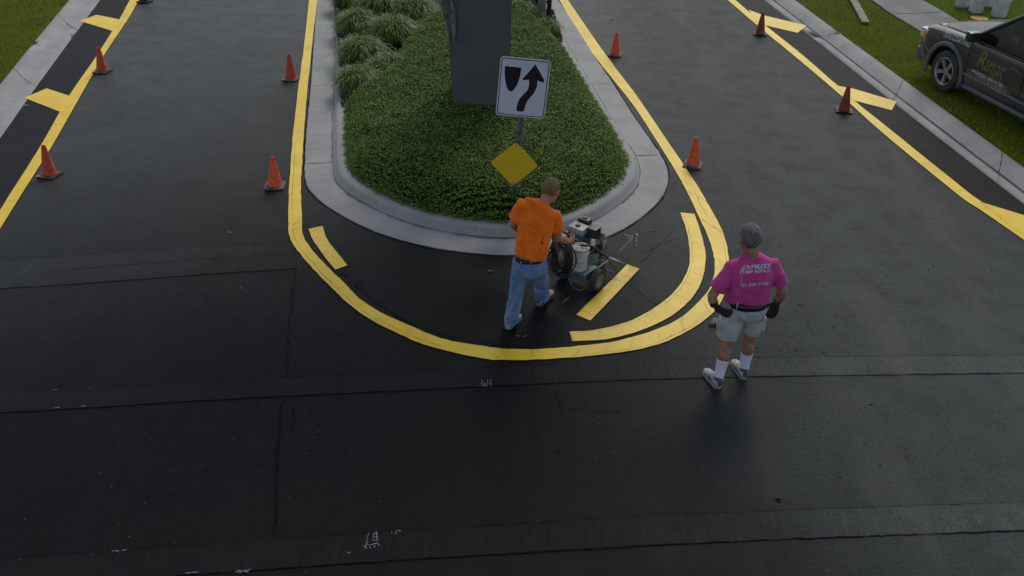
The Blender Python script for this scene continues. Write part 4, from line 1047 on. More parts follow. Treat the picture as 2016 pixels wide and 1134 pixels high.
# ---- man in the pink shirt, standing, seen from behind
root = empty('person', P(1437, 758, 0)); tag(root, 'man standing in magenta T-shirt with white lettering, pale cargo shorts and dark gloves', 'person', 'two road workers')
pk = root; Fp_, Rp_ = hdg(R_(-6)); Yb = 8.46
aL, aR = P(1414, 767, 0)+Vector((0.01, 0.09, 0)), P(1466, 749, 0)+Vector((0.0, 0.09, 0))
ankL, ankR = Vector((aL.x, aL.y, 0.10)), Vector((aR.x, aR.y, 0.10))
hipC = J(1467, 618, Yb); hipC.z = 0.93
hL, hR = hipC-Rp_*0.095+Vector((0, 0, -0.04)), hipC+Rp_*0.095+Vector((0, 0, -0.04))
kL = J(1424, 690, Yb-0.02); kR = J(1472, 672, Yb+0.06)
kL.z = 0.50; kR.z = 0.50; kL = Vector((ankL.x*0.55+hL.x*0.45, (ankL.y+hL.y)/2+0.03, 0.50)); kR = Vector((ankR.x*0.5+hR.x*0.5, (ankR.y+hR.y)/2+0.03, 0.50))
neck = J(1479, 497, Yb+0.02); headc = J(1477.5, 469, Yb+0.03)
shL, shR = J(1441, 527, Yb+0.01), J(1522, 519, Yb+0.03)
elL, elR = J(1401, 584, Yb-0.05), J(1541, 572, Yb+0.0)
wrL, wrR = J(1407, 602, Yb-0.07), J(1530, 593, Yb+0.10)
chest = (shL+shR)/2
def legs(bm, hip, knee, ank, s=1.0, n=18):
    F = Fp_
    loft(bm, [hip, hip.lerp(knee, 0.5), knee+Vector((0, 0, 0.05)), knee, knee.lerp(ank, 0.18), knee.lerp(ank, 0.38)-F*0.012, knee.lerp(ank, 0.7), ank+Vector((0, 0, 0.02)), ank+Vector((0, 0, -0.04))],
         [0.085*s, 0.076*s, 0.060*s, 0.058*s, (0.056*s, 0.058*s), (0.060*s, 0.064*s), 0.046*s, 0.036*s, 0.038*s], side=Rp_, n=n)
bm = B()
legs(bm, hL, kL, ankL, 1.12); legs(bm, hR, kR, ankR, 1.10)
loft(bm, [hipC+Vector((0, 0, -0.10)), hipC, hipC.lerp(chest, 0.5), chest+Vector((0, 0, -0.10)), chest+Vector((0, 0, 0.02)), neck], [(0.16, 0.12), (0.17, 0.13), (0.165, 0.13), (0.19, 0.13), (0.16, 0.10), (0.058, 0.060)], side=Rp_)
loft(bm, [neck-Vector((0, 0, 0.06)), neck, headc-Vector((0, 0, 0.04))], [0.078, 0.074, 0.074], side=Rp_)
loft(bm, [shL, shL.lerp(elL, 0.5), elL, elL.lerp(wrL, 0.3), wrL], [0.060, 0.055, 0.048, 0.050, 0.036], side=Fp_)
loft(bm, [shR, shR.lerp(elR, 0.5), elR, elR.lerp(wrR, 0.3), wrR], [0.060, 0.056, 0.050, 0.052, 0.038], side=Fp_)
HM = head_parts(bm, headc, R_(-14), R_(6), 1.27)
body = bake('body', bm, M['skin2'], root, 0.008, 4)
hair(root, HM, M['hairgrey'], low=-0.070, thick=0.004); eyes(body, HM)
# T-shirt
bm = B(); bel = hipC+Vector((0, 0, -0.002)); mid = bel.lerp(chest, 0.42)
up = Vector((0, 0, 1))
loft(bm, [bel, bel.lerp(chest, 0.14)+Fp_*0.02, mid+Fp_*0.015, bel.lerp(chest, 0.75), chest+up*-0.035, chest+up*0.035+Fp_*0.0, neck+up*-0.045, neck+up*-0.005],
     [(0.203, 0.172), (0.214, 0.185), (0.216, 0.186), (0.226, 0.172), (0.228, 0.146), (0.192, 0.115), (0.112, 0.088), (0.076, 0.074)], side=(shR-shL).normalized(), n=26, sq=0.9)
slL = shL.lerp(elL, 0.74); slR = shR.lerp(elR, 0.74)
loft(bm, [shL+(chest-shL)*0.45+up*0.01, shL+up*0.005, shL.lerp(elL, 0.45), slL], [0.072, 0.070, (0.076, 0.070), (0.082, 0.074)], side=Fp_, n=20)
loft(bm, [shR+(chest-shR)*0.45+up*0.01, shR+up*0.005, shR.lerp(elR, 0.45), slR], [0.072, 0.070, (0.074, 0.070), (0.080, 0.072)], side=Fp_, n=20)
def folds(c0, amp=0.007, dirv=(0, 0, 1)):
    def f(p, n):
        q = p-c0; w = noise.noise(Vector((q.x*7, q.y*7, q.z*3.5)))*amp*1.2
        rdg = abs(noise.noise(Vector((q.x*5+q.z*5, q.y*5, q.z*6-q.x*4))))
        return p+n*(w+amp*1.5*(0.35-rdg)*(1 if rdg < 0.35 else 0.2)*(0.6+0.6*max(0, -q.z*2.2+0.2)))
    return f
shirt = bake('t_shirt', bm, M['pink'], root, 0.0085, 9, fn=folds(chest, 0.015))
dg = bpy.context.evaluated_depsgraph_get()
def bvh_of(o):
    bm_ = bmesh.new(); bm_.from_mesh(o.data); bmesh.ops.transform(bm_, matrix=Matrix.Translation(ORG[o.name]), verts=bm_.verts); t = BVHTree.FromBMesh(bm_); bm_.free(); return t
def text_bm(txt, shear=0.0, bold=0.0, spacing=1.0):
    cu = bpy.data.curves.new('t', 'FONT'); cu.body = txt; cu.size = 1.0; cu.shear = shear; cu.offset = bold; cu.space_character = spacing; cu.resolution_u = 3; cu.fill_mode = 'FRONT'
    o = bpy.data.objects.new('t', cu); COL.objects.link(o); dg = bpy.context.evaluated_depsgraph_get(); dg.update()
    me = bpy.data.meshes.new_from_object(o.evaluated_get(dg)); bm = B(); bm.from_mesh(me)
    bpy.data.objects.remove(o); bpy.data.curves.remove(cu); bpy.data.meshes.remove(me)
    bmesh.ops.triangulate(bm, faces=bm.faces)
    xs_ = [v.co.x for v in bm.verts]; ys_ = [v.co.y for v in bm.verts]
    x0, x1, y0, y1 = min(xs_), max(xs_), min(ys_), max(ys_)
    for v in bm.verts: v.co = Vector(((v.co.x-x0)/(x1-x0), (v.co.y-y0)/(y1-y0), 0))
    return bm
tr = bvh_of(shirt); Mtxt = simple('shirt_print', (0.66, 0.60, 0.74), 0.7)
def on_shirt(bm, quad, tree, dirn, lift=0.006):
    """unit square -> the four photo corners on a plane behind the back, pushed forward on to the cloth"""
    bl, br, tl, tr_ = quad
    es = [e for e in bm.edges if e.calc_length() > 0.03]
    if es: bmesh.ops.subdivide_edges(bm, edges=es, cuts=3); bmesh.ops.triangulate(bm, faces=bm.faces)
    for v in bm.verts:
        a = bl.lerp(br, v.co.x).lerp(tl.lerp(tr_, v.co.x), v.co.y); dirn = (a-CP).normalized(); h = tree.ray_cast(a-dirn*0.5, dirn)
        v.co = (h[0]-dirn*lift) if h[0] else a
    return bm
bd = Fp_
def q4(*c): return [J(x, y, Yb-0.16) for x, y in c]
pj = bmesh.new()
def addtext(bmx, target):
    me = bpy.data.meshes.new('t'); bmx.to_mesh(me); bmx.free(); target.from_mesh(me); bpy.data.meshes.remove(me)
def px4(bl, br, tl, tr_):
    """photo corners -> shirt surface points seen along the line of sight, then flattened to one plane"""
    return [J(*p, Yb-0.15) for p in (bl, br, tl, tr_)]
addtext(on_shirt(text_bm('EXPRESS', 0.35, 0.02), px4((1458.5, 531.5), (1517, 528), (1461, 522.5), (1519, 518.5)), tr, bd), pj)
addtext(on_shirt(text_bm('PUMP REPAIR', 0, 0.018), px4((1457.5, 539.5), (1518, 536), (1458, 533), (1518.5, 529.5)), tr, bd), pj)
addtext(on_shirt(text_bm('781-848-2708', 0, 0.02), px4((1455.5, 565.5), (1512.5, 561.5), (1457, 559), (1513, 555.5)), tr, bd), pj)
for y in (541.5, 547, 552, 556.5):
    addtext(on_shirt(text_bm('*', 0, 0.05), px4((1458.2, y+1.8), (1462.4, y+1.6), (1458.4, y-1.8), (1462.6, y-2.0)), tr, bd), pj)
mk('lettering', pj, Mtxt, shirt)
# belt, shorts
bc = hipC+Vector((0, 0, 0.002))
bm = B(); r1 = loft(bm, [bc-up*0.018, bc-up*0.016, bc+up*0.018, bc+up*0.045], [(0.196, 0.162), (0.201, 0.168), (0.203, 0.171), (0.196, 0.166)], side=Rp_, n=40, sq=0.9); mk('belt', bm, M['belt'], root, smooth=True)
bm = B()
loft(bm, [hipC-up*0.010, hipC-up*0.02, hipC-up*0.06, hipC-up*0.13, hipC-up*0.17], [(0.192, 0.156), (0.198, 0.160), (0.204, 0.162), (0.192, 0.150), (0.12, 0.11)], side=Rp_, n=26, sq=0.92)
ball(bm, hipC-Rp_*0.075-Fp_*0.045-up*0.065, (0.088, 0.090, 0.095)); ball(bm, hipC+Rp_*0.075-Fp_*0.045-up*0.065, (0.088, 0.090, 0.095))
hmL, hmR = hL.lerp(kL, 0.90)-Rp_*0.012, hR.lerp(kR, 0.84)
loft(bm, [hL+up*0.03, hL.lerp(kL, 0.35)-Rp_*0.012, hL.lerp(kL, 0.7)-Rp_*0.016, hmL], [(0.100, 0.112), (0.116, 0.120), (0.120, 0.118), (0.110, 0.112)], side=Rp_, n=22, sq=0.9)
loft(bm, [hR+up*0.03, hR.lerp(kR, 0.35)+Rp_*0.004, hR.lerp(kR, 0.7)+Rp_*0.002, hmR], [(0.100, 0.112), (0.106, 0.114), (0.100, 0.110), (0.092, 0.104)], side=Rp_, n=22, sq=0.9)
box(bm, (0, 0, 0), (0.035, 0.15, 0.17), frame(hL.lerp(kL, 0.55)-Rp_*0.112-Fp_*0.02, Rp_, Fp_, up), bev=0.008)
box(bm, (0, 0, 0), (0.030, 0.14, 0.16), frame(hR.lerp(kR, 0.50)+Rp_*0.090-Fp_*0.02, Rp_, Fp_, up), bev=0.008)
def fold2(c0, amp):
    def f(p, n):
        q = p-c0; rdg = abs(noise.noise(Vector((q.x*9, q.y*9, q.z*5)))); r2 = abs(noise.noise(Vector((q.x*5+3, q.y*4, q.z*12))))
        return p+n*amp*((0.3-rdg)*1.4+(0.25-r2)*0.9)
    return f
shorts = bake('shorts', bm, M['khaki'], root, 0.0085, 3, fn=fold2(hipC, 0.019))
ts = bvh_of(shorts)
for s in (-0.145, -0.055, 0.045, 0.135):
    bm = B()
    a = hipC+Rp_*s-Fp_*0.4+up*0.005; h = ts.ray_cast(a+up*0.0, Fp_)
    if h[0]: p = h[0]; yb_ = p-Fp_*0.022; loft(bm, [yb_-up*0.012, yb_+up*0.075-Fp_*0.006], (0.007, 0.004), side=Rp_, n=8); mk('belt_loop', bm, M['khaki'], shorts, smooth=True)
# back pocket welt and cargo flap seams
bm = B()
def seam(path, tree, dirn, w=0.003, lift=0.002):
    pts = []
    for a in path:
        h = tree.ray_cast(a-dirn*0.4, dirn)
        if h[0]: pts.append(h[0]-dirn*lift)
    if len(pts) > 1: loft(bm, pts, w, side=up, n=5)
for s, e in ((-0.135, -0.035), (0.035, 0.13)):
    seam([hipC+Rp_*(s+(e-s)*k/8)-up*(0.045+0.012*math.sin(k/8*3.1)) for k in range(9)], ts, Fp_)
    seam([hipC+Rp_*s-up*(0.045+0.11*k/6) for k in range(7)], ts, Fp_, 0.002)
    seam([hipC+Rp_*e-up*(0.045+0.11*k/6) for k in range(7)], ts, Fp_, 0.002)
seam([hipC-up*(0.0+0.16*k/8) for k in range(9)], ts, Fp_, 0.0025)
seam([hmL+Rp_*(-0.09+0.18*k/9)+up*0.025 for k in range(10)], ts, Fp_, 0.002); seam([hmR+Rp_*(-0.08+0.16*k/9)+up*0.025 for k in range(10)], ts, Fp_, 0.002)
mk_split('seam', bm, simple('seam_thread', (0.16, 0.175, 0.20), 0.9), shorts, smooth=True)
# key ring on the right hip
kc = J(1501, 622, Yb-0.10); bm = B(); tube(bm, [kc+Vector((0.016*math.cos(a), 0, 0.02*math.sin(a))) for a in [2*math.pi*k/12 for k in range(12)]], 0.0025, 6, closed=True)
box(bm, kc+Vector((0.004, 0, -0.035)), (0.014, 0.004, 0.045), bev=0.001); box(bm, kc+Vector((-0.008, 0.004, -0.030)), (0.012, 0.004, 0.038), bev=0.001); mk_split('key', bm, M['galv'], root, False)
# socks and shoes
for kn, an, nm in ((kL, ankL, 0.52), (kR, ankR, 0.52)):
    bm = B(); a = kn.lerp(an, nm)
    loft(bm, [a-Fp_*0.008, a.lerp(an, 0.06)-Fp_*0.008, a.lerp(an, 0.5), an+up*0.03, an+up*-0.03], [0.064, 0.063, 0.056, 0.050, 0.050], side=Rp_, n=20)
    bake('sock', bm, M['sock'], root, 0.006, 2)
shoe(root, aL-Vector((0.0, 0.085, 0)), R_(-18), 0.315, M['shoew'], M['sole'], accent=M['shoegrey'])
shoe(root, aR-Vector((0.0, 0.085, 0)), R_(-12), 0.315, M['shoew'], M['sole'], accent=M['shoegrey'])
# gloves
bm = B(); toL = (J(1434, 616, Yb-0.14)-wrL).normalized()
loft(bm, [wrL-(wrL-elL).normalized()*-0.0, wrL+(elL-wrL).normalized()*0.045], [0.041, 0.047], side=Fp_, n=16)
fingers(bm, wrL+toL*0.01, toL+Vector((0.1, -0.1, -0.25)), Vector((0, 0.3, -1)), Vector((0.5, 0.9, 0)), [(0.35, 0.5, 0.4), (0.35, 0.55, 0.4), (0.4, 0.55, 0.4), (0.45, 0.6, 0.4)], r=0.0150, L=0.098, palm=0.11, W=1.3)
bake('glove', bm, M['glove'], root, 0.0045, 2)
bm = B(); loft(bm, [wrR, wrR+(elR-wrR).normalized()*0.045], [0.042, 0.050], side=Fp_, n=16)
dR = Vector((-0.10, 0.12, -1))
fingers(bm, wrR+dR.normalized()*0.02, dR, Vector((-0.7, 0.8, 0)), Vector((-0.8, -0.3, 0)), [(0.25, 0.35, 0.3), (0.3, 0.4, 0.3), (0.35, 0.45, 0.35), (0.4, 0.5, 0.35)], r=0.0150, L=0.095, palm=0.11, W=1.3)
bake('glove', bm, M['glove'], root, 0.0045, 2)

# ---- man in the orange shirt, pushing the machine
root = empty('person', P(1030, 625, 0)); tag(root, 'man in bright orange T-shirt and blue jeans pushing the line spraying machine', 'person', 'two road workers')
om = root; H0 = R_(24); Fp_, Rp_ = hdg(R_(16)); Yh = 9.38
aL = P(1001, 648, 0); aR = P(1062, 603, 0.0)
ankL = aL+Vector((0.03, 0.075, 0.10)); ankR = aR+Vector((0.035, 0.06, 0.11))
hipC = J(1043, 512, Yh); hipC.z = 0.87
hipC = J(1043, 513, 9.40)
hL, hR = hipC-Rp_*0.09+up*-0.03, hipC+Rp_*0.09+up*-0.04
kL = hL.lerp(ankL, 0.50)+Fp_*0.02-Rp_*0.0; kR = J(1066, 566, 9.72)
neck = J(1070, 400, 9.55); headc = J(1084, 374, 9.62)
shL, shR = J(1029, 405, 9.50), J(1092, 424, 9.50)
elL, elR = J(1008, 441, 9.50), J(1098, 468, 9.58)
wrL, wrR = J(1040, 462, 9.72), J(1120, 476, 9.78)
chest = (shL+shR)/2; sd_ = (shR-shL).normalized()
bm = B()
for h_, k_, a_ in ((hL, kL, ankL), (hR, kR, ankR)): legs(bm, h_, k_, a_, 0.92)
loft(bm, [hipC-up*0.08, hipC, hipC.lerp(chest, 0.5), chest-up*0.10, chest+up*0.02, neck], [(0.15, 0.11), (0.155, 0.115), (0.15, 0.115), (0.17, 0.12), (0.14, 0.09), (0.055, 0.056)], side=sd_)
loft(bm, [neck-up*0.06, neck, headc-up*0.03], [0.066, 0.062, 0.060], side=Rp_)
loft(bm, [shL, shL.lerp(elL, 0.5), elL, elL.lerp(wrL, 0.3), wrL], [0.055, 0.050, 0.044, 0.045, 0.030], side=Fp_)
loft(bm, [shR, shR.lerp(elR, 0.5), elR, elR.lerp(wrR, 0.3), wrR], [0.058, 0.053, 0.047, 0.048, 0.031], side=Fp_)
gd_ = (J(1133, 468, 9.86)-wrR).normalized()
fingers(bm, wrR, gd_, Vector((0, 0, 1)), Vector((-0.6, 0.5, -0.2)), [(0.7, 0.9, 0.7)]*4, r=0.0095, L=0.085)
fingers(bm, wrL, Vector((0.6, 0.6, 0.0)), Vector((0, 0, 1)), Vector((0.5, -0.3, 0)), [(0.7, 0.9, 0.7)]*4, r=0.0095, L=0.085)
HM = head_parts(bm, headc, R_(34), R_(22), 1.14)
body = bake('body', bm, M['skin'], root, 0.007, 4)
hair(root, HM, M['hairbrown'], low=-0.045, thick=0.005); eyes(body, HM)
bm = B(); bel = hipC+up*0.055
loft(bm, [bel-up*0.01, bel.lerp(chest, 0.15), bel.lerp(chest, 0.45), bel.lerp(chest, 0.75), chest-up*0.03, chest+up*0.045, neck-up*0.035-sd_*0.0, neck+up*0.0],
     [(0.166, 0.130), (0.176, 0.142), (0.174, 0.145), (0.190, 0.142), (0.205, 0.125), (0.170, 0.100), (0.100, 0.080), (0.070, 0.068)], side=sd_, n=26, sq=0.9)
slL = shL.lerp(elL, 0.72); slR = shR.lerp(elR, 0.66)
loft(bm, [shL+(chest-shL)*0.45, shL, shL.lerp(elL, 0.4), slL], [0.074, 0.076, 0.076, 0.078], side=Fp_, n=20)
loft(bm, [shR+(chest-shR)*0.45, shR, shR.lerp(elR, 0.4), slR], [0.076, 0.080, 0.080, 0.083], side=Fp_, n=20)
shirt = bake('t_shirt', bm, M['orange'], root, 0.008, 9, fn=folds(chest, 0.015))
tr = bvh_of(shirt); bm = B(); Fw = Vector((0, 1, -0.5)).normalized()
def stain(pp, rpx, mat, Y0=9.2):
    bm = B(); c = J(*pp, Y0-0.3); n = 16; d = (J(*pp, Y0)-CP).normalized()
    ring = []; cv = None
    h = tr.ray_cast(CP, d)
    if not h[0]: return
    cv = bm.verts.new(h[0]-d*0.003)
    for k in range(n):
        a = 2*math.pi*k/n; rr = rpx*(0.6+0.8*abs(noise.noise(Vector((k*0.8, pp[0], 0))))); dd_ = (J(pp[0]+rr*math.cos(a)*0.8, pp[1]+rr*math.sin(a)*1.2, Y0)-CP).normalized(); hh_ = tr.ray_cast(CP, dd_)
        ring.append(bm.verts.new(hh_[0]-dd_*0.003) if hh_[0] else bm.verts.new(h[0]-d*0.003))
    for k in range(n): bm.faces.new((cv, ring[k], ring[(k+1) % n]))
    mk('stain', bm, mat, shirt)
st1 = cloth('grease_stain', (0.30, 0.11, 0.012), (0.13, 0.075, 0.012), 60, 0.002)
stain((1067, 478), 5, st1); stain((1062, 490), 2.2, st1); stain((1093, 442), 1.8, M['belt']); stain((1069, 470), 2.5, st1)
bc = hipC+up*0.050
bm = B(); loft(bm, [bc-up*0.030, bc-up*0.028, bc+up*0.006, bc+up*0.010], [(0.160, 0.128), (0.163, 0.131), (0.164, 0.133), (0.160, 0.130)], side=sd_, n=40, sq=0.9); mk('belt', bm, M['belt'], root, smooth=True)
bm = B()
loft(bm, [hipC+up*0.025, hipC-up*0.0, hipC-up*0.07, hipC-up*0.14, hipC-up*0.18], [(0.156, 0.124), (0.162, 0.130), (0.172, 0.138), (0.165, 0.128), (0.11, 0.10)], side=sd_, n=26, sq=0.92)
ball(bm, hipC-Rp_*0.07-Fp_*0.040-up*0.07, (0.082, 0.085, 0.092)); ball(bm, hipC+Rp_*0.07-Fp_*0.040-up*0.07, (0.082, 0.085, 0.092))
for h_, k_, a_ in ((hL, kL, ankL), (hR, kR, ankR)):
    loft(bm, [h_+up*0.03, h_.lerp(k_, 0.35), k_+up*0.06, k_, k_.lerp(a_, 0.4), k_.lerp(a_, 0.8), a_+up*0.01, a_-up*0.045],
         [(0.092, 0.104), (0.094, 0.102), (0.084, 0.090), (0.082, 0.088), (0.078, 0.088), (0.075, 0.086), (0.077, 0.090), (0.074, 0.088)], side=Rp_, n=22, sq=0.92)
def fold3(p, n):
    q = p-hipC; low = min(max((0.30-p.z)/0.25, 0), 1)
    rdg = abs(noise.noise(Vector((q.x*6, q.y*6, q.z*(6+10*low))))); r2 = abs(noise.noise(Vector((q.x*12, q.y*12, q.z*5+4))))
    return p+n*0.014*((0.3-rdg)*(1+low)+(0.25-r2)*0.7)
jeans = bake('jeans', bm, M['denim'], root, 0.0085, 3, fn=fold3)
ts = bvh_of(jeans)
bm = B()
for s, e in ((-0.12, -0.02), (0.025, 0.12)):
    seam([hipC+Rp_*(s+(e-s)*k/8)-up*(0.055) for k in range(9)], ts, Fp_, 0.002)
    seam([hipC+Rp_*s-up*(0.055+0.10*k/6) for k in range(7)], ts, Fp_, 0.002); seam([hipC+Rp_*e-up*(0.055+0.10*k/6) for k in range(7)], ts, Fp_, 0.002)
seam([hipC-up*(0.17*k/8) for k in range(9)], ts, Fp_, 0.0025)
mk_split('seam', bm, simple('denim_seam', (0.05, 0.09, 0.17), 0.9), jeans, smooth=True)
for s in (-0.06, 0.05):
    bm = B()
    a = hipC+Rp_*s-Fp_*0.4; h = ts.ray_cast(a, Fp_)
    if h[0]: loft(bm, [h[0]-Fp_*0.005-up*0.02, h[0]-Fp_*0.012+up*0.055], (0.007, 0.004), side=Rp_, n=8); mk('belt_loop', bm, M['denim'], jeans, smooth=True)
shoe(root, aL+Vector((-0.02, -0.005, 0)), R_(28), 0.30, M['shoe'], M['sole'], accent=M['sole'])
shoe(root, aR+Vector((-0.02, -0.01, 0.0)), R_(34), 0.31, M['shoe'], M['solebrown'], pitch=R_(6), accent=M['solebrown'])

# ------------------------------------------------------------------ line spraying machine
HM_ = R_(36); Fm, Rm = hdg(HM_)
wc = P(1176, 551, 0.135); root = empty('line_sprayer', (wc.x-0.2, wc.y+0.15, 0)); LS = root
tag(root, 'wheeled line spraying machine with engine, white pail and coiled black hoses beside the kerb', 'line sprayer')
M['tyre'] = simple('tyre_rubber', (0.018, 0.018, 0.019), 0.75, col2=(0.05, 0.048, 0.044), sc=14, bump=0.3)
M['rim'] = simple('rim_grey', (0.24, 0.23, 0.21), 0.55, col2=(0.13, 0.125, 0.11), sc=12, bump=0.2)
M['mach'] = simple('machine_grey', (0.20, 0.19, 0.165), 0.6, col2=(0.10, 0.095, 0.085), sc=10)
M['tank'] = simple('tank_cream', (0.42, 0.41, 0.36), 0.45, col2=(0.28, 0.27, 0.24), sc=8)
M['engblue'] = simple('engine_blue_grey', (0.085, 0.125, 0.16), 0.5, col2=(0.05, 0.075, 0.10), sc=10)
M['engblk'] = simple('engine_black', (0.035, 0.042, 0.052), 0.45, col2=(0.02, 0.022, 0.026), sc=12)
M['teal'] = simple('teal_tray', (0.075, 0.15, 0.165), 0.5, col2=(0.035, 0.085, 0.08), sc=9, bump=0.4, bsc=20, bd=0.01)
M['tealgreen'] = simple('green_cover', (0.07, 0.15, 0.10), 0.55, col2=(0.04, 0.09, 0.07), sc=9)
M['hose'] = simple('black_hose', (0.016, 0.015, 0.016), 0.4, col2=(0.035, 0.025, 0.020), sc=9)
M['hosegrey'] = simple('grey_hose', (0.16, 0.155, 0.14), 0.5)
M['mud'] = simple('paint_caked', (0.36, 0.31, 0.22), 0.7, col2=(0.14, 0.12, 0.09), sc=30, bump=0.6, bsc=60, bd=0.006)
M['lid'] = simple('caked_lid', (0.52, 0.52, 0.46), 0.6, col2=(0.27, 0.26, 0.20), sc=26, bump=0.4)
M['chrome'] = simple('bright_metal', (0.55, 0.56, 0.57), 0.3, metal=0.8, col2=(0.30, 0.30, 0.30), sc=20)
def wheel(root, c, axle, R, W, rimr, name='wheel', spokes=0, tm=None, rm=None):
    ax = Vector(axle).normalized(); x = ax.cross(Vector((0, 0, 1))).normalized(); T = Matrix((x, Vector((0, 0, 1)).cross(ax).cross(Vector((0, 0, 0))) if False else ax.cross(x), ax)).transposed().to_4x4(); T.translation = c
    bm = B(); h = W/2
    lathe(bm, [(rimr, -h*0.8), (R*0.86, -h), (R*0.97, -h*0.8), (R, -h*0.45), (R*0.992, -h*0.30), (R*0.992, -h*0.22), (R, -h*0.18), (R, h*0.18), (R*0.992, h*0.22), (R*0.992, h*0.30), (R, h*0.45), (R*0.97, h*0.8), (R*0.86, h), (rimr, h*0.8), (rimr*0.97, 0), (rimr, -h*0.8)], T, 44)
    w = mk(name, bm, tm or M['tyre'], root, auto=50)
    bm = B()
    if not spokes:
        for sg in (1, -1):
            lathe(bm, [(0, sg*h*0.55), (rimr*0.28, sg*h*0.55), (rimr*0.30, sg*h*0.30), (rimr*0.75, sg*h*0.25), (rimr*0.90, sg*h*0.55), (rimr*1.01, sg*h*0.84), (rimr*1.03, sg*h*0.70)], T, 36)
    else:
        lathe(bm, [(rimr*0.93, h*0.4), (rimr*0.90, h*0.80), (rimr*1.0, h*1.0), (rimr*1.04, h*0.95), (rimr*1.04, h*0.3), (rimr*0.93, h*0.4)], T, 44)
        lathe(bm, [(0, h*0.75), (rimr*0.10, h*0.75), (rimr*0.13, h*0.66), (rimr*0.24, h*0.60), (rimr*0.26, h*0.3), (0, h*0.3)], T, 30)
        for k in range(spokes):
            a = 2*math.pi*k/spokes+0.3; ca, sa = math.cos(a), math.sin(a)
            def q(r, t, z): return T @ Vector((r*ca-t*sa, r*sa+t*ca, z))
            for z0, z1 in ((h*0.45, h*0.78),):
                p = [q(rimr*0.18, -rimr*0.13, z0), q(rimr*0.18, rimr*0.13, z0), q(rimr*0.96, rimr*0.20, z0), q(rimr*0.96, -rimr*0.20, z0)]
                p2 = [q(rimr*0.18, -rimr*0.10, z1*0.85), q(rimr*0.18, rimr*0.10, z1*0.85), q(rimr*0.95, rimr*0.17, z1), q(rimr*0.95, -rimr*0.17, z1)]
                A = [bm.verts.new(v) for v in p]; C = [bm.verts.new(v) for v in p2]
                bm.faces.new(A[::-1]); bm.faces.new(C)
                for i in range(4): bm.faces.new((A[i], A[(i+1) % 4], C[(i+1) % 4], C[i]))
        mk('rim', bm, rm or M['rim'], w, auto=40); bm = B()
        lathe(bm, [(0, -h*0.2), (rimr*0.92, -h*0.2), (rimr*0.96, h*0.1)], T, 30); mk('hub_back', bm, M['engblk'], w, auto=40); return w
    mk('rim', bm, rm or M['rim'], w, auto=40); return w
wheel(root, wc, Rm, 0.135, 0.085, 0.082)
wheel(root, wc-Rm*0.46, Rm, 0.135, 0.085, 0.082)
fw_ = wc-Rm*0.23+Fm*0.46; fw_.z = 0.10; wheel(root, fw_, Rm, 0.10, 0.05, 0.06)
def mf(px, py, z): return frame(P(px, py, z), Rm, Fm, up)
cm = Vector((wc.x, wc.y, 0))-Rm*0.23
bm = B(); Z = lambda v, z: Vector((v.x, v.y, z))
tube(bm, [Z(wc-Rm*0.44, 0.135), Z(wc-Rm*0.02, 0.135)], 0.012, 8)
for sx in (-0.14, 0.14):
    tube(bm, [Z(cm+Rm*sx-Fm*0.16, 0.20), Z(cm+Rm*sx+Fm*0.40, 0.20)], 0.014, 8)
tube(bm, [Z(cm-Rm*0.14+Fm*0.40, 0.20), Z(cm+Rm*0.14+Fm*0.40, 0.20)], 0.014, 8); tube(bm, [Z(cm-Rm*0.14-Fm*0.16, 0.20), Z(cm+Rm*0.14-Fm*0.16, 0.20)], 0.014, 8)
tube(bm, [Z(cm+Fm*0.40, 0.20), Z(cm+Fm*0.46, 0.10)], 0.012, 8)
mk('frame', bm, M['mach'], root, smooth=True)
# handle uprights and grip bar
g0, g1 = wrR+gd_*0.07-Rm*0.02, None
bm = B(); hb = J(1102, 505, 9.92); ht = J(1084, 452, 9.72)
d_ = (ht-hb).normalized(); box(bm, (0, 0, 0), (0.045, 0.020, (ht-hb).length), frame((ht+hb)/2, Rm, None, d_) if False else Matrix((Rm-d_*Rm.dot(d_), d_.cross(Rm).normalized(), d_)).transposed().to_4x4() @ Matrix.Identity(4))
for v in bm.verts: v.co += (ht+hb)/2
mk('upright', bm, M['mach'], root)
bm = B(); hb2 = J(1106, 510, 9.98); ht2 = J(1097, 480, 9.90)
tube(bm, [J(1100, 500, 9.93), J(1108, 492, 9.98), J(1108, 470, 9.90), J(1104, 488, 9.9)], 0.006, 6, sm=4)
box(bm, (0, 0, 0), (0.035, 0.012, 0.14), frame(J(1104, 495, 9.86), Rm, Fm, up)); mk('clip_plate', bm, M['tank'], root)
bm = B(); tube(bm, [ht, J(1092, 448, 9.78), J(1112, 458, 9.86), J(1128, 470, 9.88), J(1142, 476, 9.93)], 0.013, 10, sm=4); mk('handlebar', bm, M['engblk'], root, smooth=True)
bm = B(); tube(bm, [J(1102, 450, 9.9), J(1112, 448, 9.9), J(1122, 453, 9.9), J(1126, 464, 9.9)], 0.005, 6, sm=5); mk('cable', bm, M['hosegrey'], root, smooth=True)
